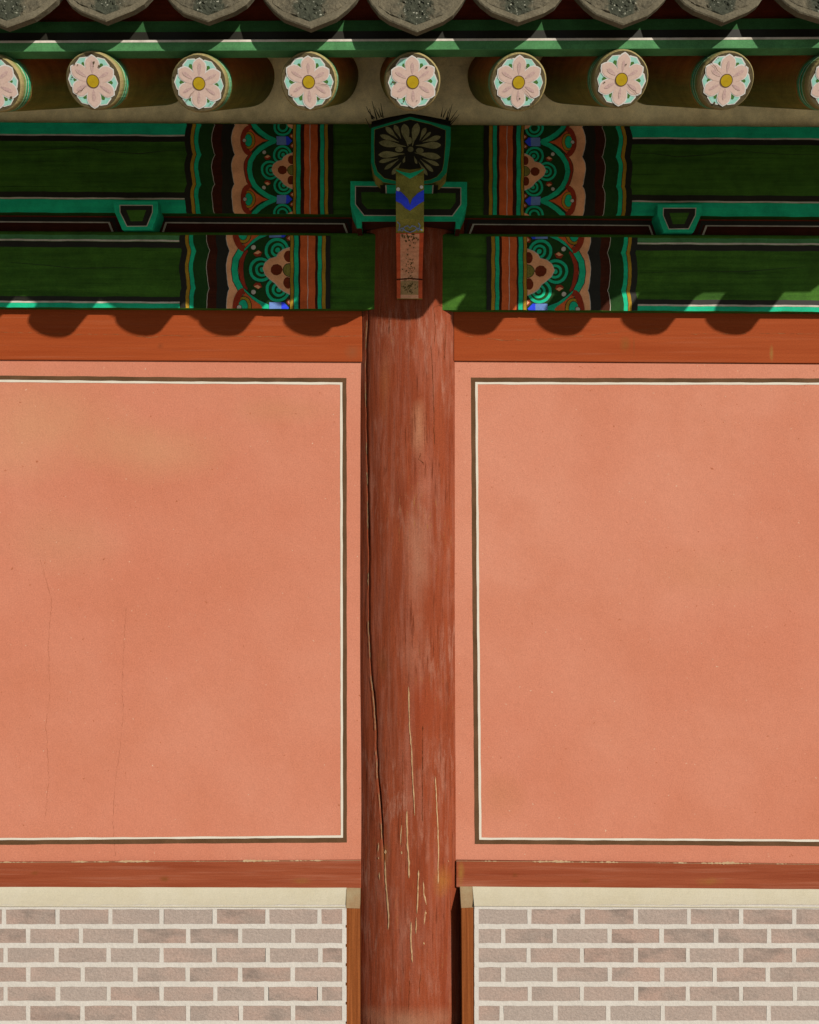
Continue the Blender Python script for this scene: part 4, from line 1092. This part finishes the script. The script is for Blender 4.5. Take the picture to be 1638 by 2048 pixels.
def flower_mesh(seed):
    r = random.Random(seed)
    R = 0.0725
    verts, faces, fm, mats = [], [], [], []
    def add(poly, mat, lv):
        if mat not in mats: mats.append(mat)
        k = len(verts)
        verts.extend([Vector((x, -0.0008 - 0.0003 * lv, z)) for x, z in poly])
        for t in tessellate_polygon([[Vector((x, z, 0)) for x, z in poly]]):
            a, b, c = (verts[k + i] for i in t)
            tt = tuple(k + i for i in t)
            if (b - a).cross(c - a).y > 0: tt = tuple(reversed(tt))
            faces.append(tt); fm.append(mats.index(mat))
    def petal(a, prof, ln, wd, mat, lv, base=0.0):
        ca, sa = math.cos(a), math.sin(a)
        pts = []
        for t, k in prof: pts.append((base + (ln - base) * t, wd * k))
        for t, k in reversed(prof): pts.append((base + (ln - base) * t, -wd * k))
        add([(x * ca - y * sa, x * sa + y * ca) for x, y in pts], mat, lv)
    outer = [(0.0, .10), (.25, .34), (.5, .48), (.68, .50), (.82, .42), (.93, .22), (1.0, .0)]
    hexp = [(0.0, .2), (.62, .36), (.80, .50), (.90, .40), (1.0, .0)]
    for k in range(6):
        a = math.radians(60 * k + r.uniform(-1.5, 1.5))
        petal(a, hexp, R * r.uniform(.97, 1.0), R * .66, 'petal_white', 0)
        petal(a, hexp, R * .95, R * .58, 'petal_teal', 1)
        petal(a, [(0, .3), (.6, .5), (.8, .42), (1, .1)], R * .78, R * .19, 'leaf_green', 2, R * .5)
    for k in range(6):
        a = math.radians(90 + 60 * k + r.uniform(-1.5, 1.5))
        ln = R * r.uniform(.95, 1.03)
        pw = r.uniform(.92, 1.08)
        petal(a, outer, ln, R * .60 * pw, 'petal_white', 3 + k % 2)
        petal(a + r.uniform(-.02, .02), outer, ln * .955, R * .53 * pw, 'petal', 5 + k % 2)
        petal(a, outer, R * r.uniform(.70, .80), R * r.uniform(.10, .15), 'petal_vein', 7 + k % 2, R * .30)
    for rad, m, lv in ((.255, 'panel_brown', 9), (.225, 'stamen_yellow', 10)):
        add([(R * rad * math.cos(2 * math.pi * i / 24), R * rad * math.sin(2 * math.pi * i / 24)) for i in range(24)], m, lv)
    for k in range(r.randint(2, 6)):                     # flaked spots
        a, d, q_ = r.uniform(0, 6.28), R * r.uniform(.55, .98), R * r.uniform(.02, .06)
        add([(d * math.cos(a) + q_ * r.uniform(.5, 1.3) * math.cos(t), d * math.sin(a) + q_ * r.uniform(.5, 1.3) * math.sin(t)) for t in [i * 6.283 / 7 for i in range(7)]], 'rafter_end', 11)
    if r.random() < .6:                                  # a drying check across the end grain
        a = r.uniform(0, 6.28); ca, sa = math.cos(a), math.sin(a)
        up = []; dn = []
        for i in range(9):
            d = R * (.25 + .75 * i / 8); j = r.uniform(-.012, .012) * R * 2; w = R * .010 * (1 - abs(i - 5) / 6)
            up.append((d * ca - (j + w) * sa, d * sa + (j + w) * ca)); dn.append((d * ca - (j - w) * sa, d * sa + (j - w) * ca))
        for i in range(8): add([up[i], up[i + 1], dn[i + 1], dn[i]], 'panel_brown', 12)
    me = mesh_of('painted_flower', verts, faces, fm)
    for m in mats: me.materials.append(MATS[m])
    return me
flowers = [flower_mesh(s) for s in range(13)]
for i, (px, py) in enumerate(ends):
    e = P(px, py, YE)
    o = bpy.data.objects.new('rafter', raf_me)
    COL.objects.link(o)
    o.parent = root; o.matrix_parent_inverse = Matrix.Translation(-BASE)
    o.location = e
    o.rotation_mode = 'ZXY' if False else 'XYZ'
    o.rotation_euler = Euler((SL, random.uniform(-.03, .03), skew.get(px, random.uniform(-.008, .008))))
    fo = bpy.data.objects.new('painted_flower', flowers[i])
    COL.objects.link(fo)
    fo.parent = o
    fo.rotation_euler = (0, random.uniform(-.09, .09), 0)
    fo.location = (random.uniform(-.0015, .0015), 0, random.uniform(-.0015, .0015))

# ------------------------------------------------------------------ eave boards
def er(x): return -0.0046 * x                # the eave rises slightly to the right
E_ = lambda pts: [(x, y + er(x)) for x, y in pts]
lowb = slab('eave_board', E_(rect(XL, 83, XR, 103.5)), 2.945, 0.045, 'green_eave', label='green board with a white top line along the rafter ends', bevel=0.002)
p = Paint(); 
p.add(E_(rect(XL, 81.5, XR, 86)), 'paint_white', 0)
p.build('painted_stripe', lowb, 2.945)
upb = slab('tile_lath', E_(rect(XL, 44, XR, 84)), 2.962, 0.06, 'green_lath', label='dark green lath with black lower edge under the tiles')
p = Paint(); p.add(E_(rect(XL, 65.5, XR, 84)), 'paint_black', 0); p.build('painted_stripe', upb, 2.962)
slab('tile_bed', E_(rect(XL, -70, XR, 48)), 2.985, 0.05, 'maroon_red', label='dark red board seen between the tile ends')

# roof deck over the rafters
ed = P(820, 96, 2.97)
dz = 0.488
ed.z += 0.06 * 0.488
v = [Vector((XWL, 3.03, ed.z)), Vector((XWR, 3.03, ed.z)), Vector((XWR, 4.6, ed.z + dz * 1.63)), Vector((XWL, 4.6, ed.z + dz * 1.63))]
v += [w + Vector((0, 0, 0.10)) for w in v]
f = [(0, 3, 2, 1), (4, 5, 6, 7), (0, 1, 5, 4), (1, 2, 6, 5), (2, 3, 7, 6), (3, 0, 4, 7)]
link('roof_deck', mesh_of('roof_deck', v, f), root, 'eave_plaster')

# ------------------------------------------------------------------ roof tiles
YT = 2.890
LEAN, PL = 0.30, 0.170                        # the drip plates lean outwards at the foot
kk_ = 1 / math.sqrt(1 + LEAN * LEAN)
HWT = 0.1400
DP = [(0.0, PL), (0.074, 0.134), (0.104, 0.106), (0.126, 0.072), (HWT, 0.046), (HWT, -0.015)]
def plate(x, s, d): return Vector((x, -s * LEAN * kk_ + d * kk_, -s * kk_ + d * LEAN * kk_ * 0.0))
def drip_mesh(seed):
    r = random.Random(seed)
    bm = bmesh.new()
    hw = HWT
    prof = [(-x, s) for x, s in reversed(DP)] + DP[1:]
    prof = [(x + r.uniform(-.0025, .0025), s + r.uniform(-.003, .003)) for x, s in prof]
    out = prof + [(hw * .5, 0.008), (0, 0.016), (-hw * .5, 0.008)]
    th = 0.026
    n = len(out)
    F_ = [bm.verts.new(plate(x * .97, s * .975 if s > 0 else s, 0)) for x, s in out]
    F1 = [bm.verts.new(plate(x, s, 0.003)) for x, s in out]
    B_ = [bm.verts.new(plate(x, s, th)) for x, s in out]
    for i in range(n):
        j = (i + 1) % n
        bm.faces.new((F_[i], F_[j], F1[j], F1[i])); bm.faces.new((F1[i], F1[j], B_[j], B_[i]))
    bf = bm.faces.new(B_); bmesh.ops.triangulate(bm, faces=[bf])
    ff = bm.faces.new(F_); bmesh.ops.triangulate(bm, faces=[ff])
    m, ln = 10, 0.36
    def tr(x, t, off):
        sag = 0.060 * (1 - (x / hw) ** 2)
        return Vector((x, 0.006 + t * math.cos(0.40), 0.030 - sag + off + t * math.sin(0.40)))
    A = [[bm.verts.new(tr(-hw + 2 * hw * i / m, t, o_)) for i in range(m + 1)] for t, o_ in ((0, 0.012), (ln, 0.012), (ln, -0.010), (0, -0.010))]
    for a, b in ((0, 1), (1, 2), (2, 3), (3, 0)):
        for i in range(m): bm.faces.new((A[a][i], A[a][i + 1], A[b][i + 1], A[b][i]))
    bmesh.ops.recalc_face_normals(bm, faces=bm.faces)
    me = bpy.data.meshes.new('drip_tile'); bm.to_mesh(me); bm.free()
    me.materials.append(MATS['tile_clay'])
    return me
def relief_mesh(seed):
    """moulded ornament on the plate: a lumpy field inside a plain border"""
    r = random.Random(seed)
    nx, ns = 56, 34
    v, f = [], []
    cs = [(r.uniform(-.095, .095), r.uniform(0, .14), r.uniform(.007, .015), r.uniform(.002, .005)) for _ in range(46)] + \
         [(r.gauss(0, .022), r.uniform(0.01, .125), r.uniform(.003, .006), r.uniform(.004, .008)) for _ in range(46)]
    for i in range(nx + 1):
        x = -0.108 + 0.216 * i / nx
        s1 = interp(DP[:5], abs(x)) - 0.022
        for j in range(ns + 1):
            s = -0.005 + (s1 + 0.005) * j / ns
            h = 0.0012
            for cx_, cs_, rad, hh in cs:
                d2 = ((x - cx_) ** 2 + (s - cs_) ** 2) / rad ** 2
                if d2 < 1: h = max(h, hh * (1 - d2) ** .5)
            if i in (0, nx) or j in (0, ns): h = -0.0006
            v.append(plate(x, s, -h))
    for i in range(nx):
        for j in range(ns):
            f.append((i * (ns + 1) + j, i * (ns + 1) + j + 1, (i + 1) * (ns + 1) + j + 1, (i + 1) * (ns + 1) + j))
    me = mesh_of('moulded_relief', v, f); fix(me)
    me.materials.append(MATS['tile_relief'])
    return me
def cover_mesh():
    """half-round cover tile with its round end disc"""
    bm = bmesh.new()
    R, ln, n = 0.068, 0.36, 16
    c, s_ = math.cos(0.40), math.sin(0.40)
    rows = []
    for t, rad in ((0.0, R), (ln, R), (ln, R - .018), (0.0, R - .018)):
        rows.append([bm.verts.new((rad * math.cos(a), t * c, rad * math.sin(a) + t * s_)) for a in [math.pi * i / n for i in range(n + 1)]])
    for a, b in ((0, 1), (1, 2), (2, 3), (3, 0)):
        for i in range(n): bm.faces.new((rows[a][i], rows[a][i + 1], rows[b][i + 1], rows[b][i]))
    circ = lambda rad, y: [bm.verts.new((rad * math.cos(a), y, rad * math.sin(a))) for a in [2 * math.pi * i / 28 for i in range(28)]]
    d0, d1, d2, d3 = circ(R * 1.02, -0.014), circ(R * 1.02, 0.004), circ(R * .82, -0.014), circ(R * .78, -0.008)
    for i in range(28):
        j = (i + 1) % 28
        bm.faces.new((d0[i], d0[j], d1[j], d1[i])); bm.faces.new((d0[i], d0[j], d2[j], d2[i])); bm.faces.new((d2[i], d2[j], d3[j], d3[i]))
    bm.faces.new(d3); bm.faces.new(d1)
    bmesh.ops.recalc_face_normals(bm, faces=bm.faces)
    me = bpy.data.meshes.new('cover_tile'); bm.to_mesh(me); bm.free()
    me.materials.append(MATS['tile_clay'])
    return me
drips = [(-605, 46), (-400, 48), (-195, 50), (12, 56), (208, 43), (414, 43), (617, 55), (832, 63), (1037, 46), (1247, 48), (1448, 44), (1652, 44), (1858, 44), (2065, 44)]
dm = [drip_mesh(s_) for s_ in range(3)]; rm = [relief_mesh(s_ + 20) for s_ in range(3)]; cm = cover_mesh()
pts = []
for i, (px, py) in enumerate(drips):
    tip = P(px, py, YT - PL * LEAN * kk_)
    loc = Vector((tip.x, YT, tip.z + PL * kk_))
    pts.append(loc)
    o = link('drip_tile', dm[i % 3], root, 'tile_clay'); o.location = loc
    o.rotation_euler = (random.uniform(-.02, .02), random.uniform(-.02, .02), random.uniform(-.02, .02))
    ro = bpy.data.objects.new('moulded_relief', rm[i % 3]); COL.objects.link(ro)
    ro.parent = o
for a, b in zip(pts[:-1], pts[1:]):
    o = link('cover_tile', cm, root, 'tile_clay')
    m = (a + b) / 2
    o.location = Vector((m.x, YT - 0.020, m.z + 0.100))
# upper courses of the roof, out of the picture
bm = bmesh.new()
c, s_ = math.cos(0.40), math.sin(0.40)
for a, b in zip(pts[:-1], pts[1:]):
    m = (a + b) / 2
    for cx_, R, z0, up in ((m.x, .068, m.z + .100, 1), (a.x, .17, a.z + .135, -1)):
        prev = None
        for t in (0.34, 1.9):
            if up > 0: rng = [math.pi * i / 10 for i in range(11)]
            else: rng = [math.pi + math.radians(38) + math.radians(104) * i / 10 for i in range(11)]
            row = [bm.verts.new((cx_ + R * math.cos(q_), YT + t * c, z0 + R * math.sin(q_) + t * s_)) for q_ in rng]
            if prev:
                for i in range(10): bm.faces.new((prev[i], prev[i + 1], row[i + 1], row[i]))
            prev = row
bmesh.ops.recalc_face_normals(bm, faces=bm.faces)
me = bpy.data.meshes.new('upper_tiles'); bm.to_mesh(me); bm.free()
uo = link('upper_tiles', me, root, 'tile_clay'); uo['kind'] = 'stuff'
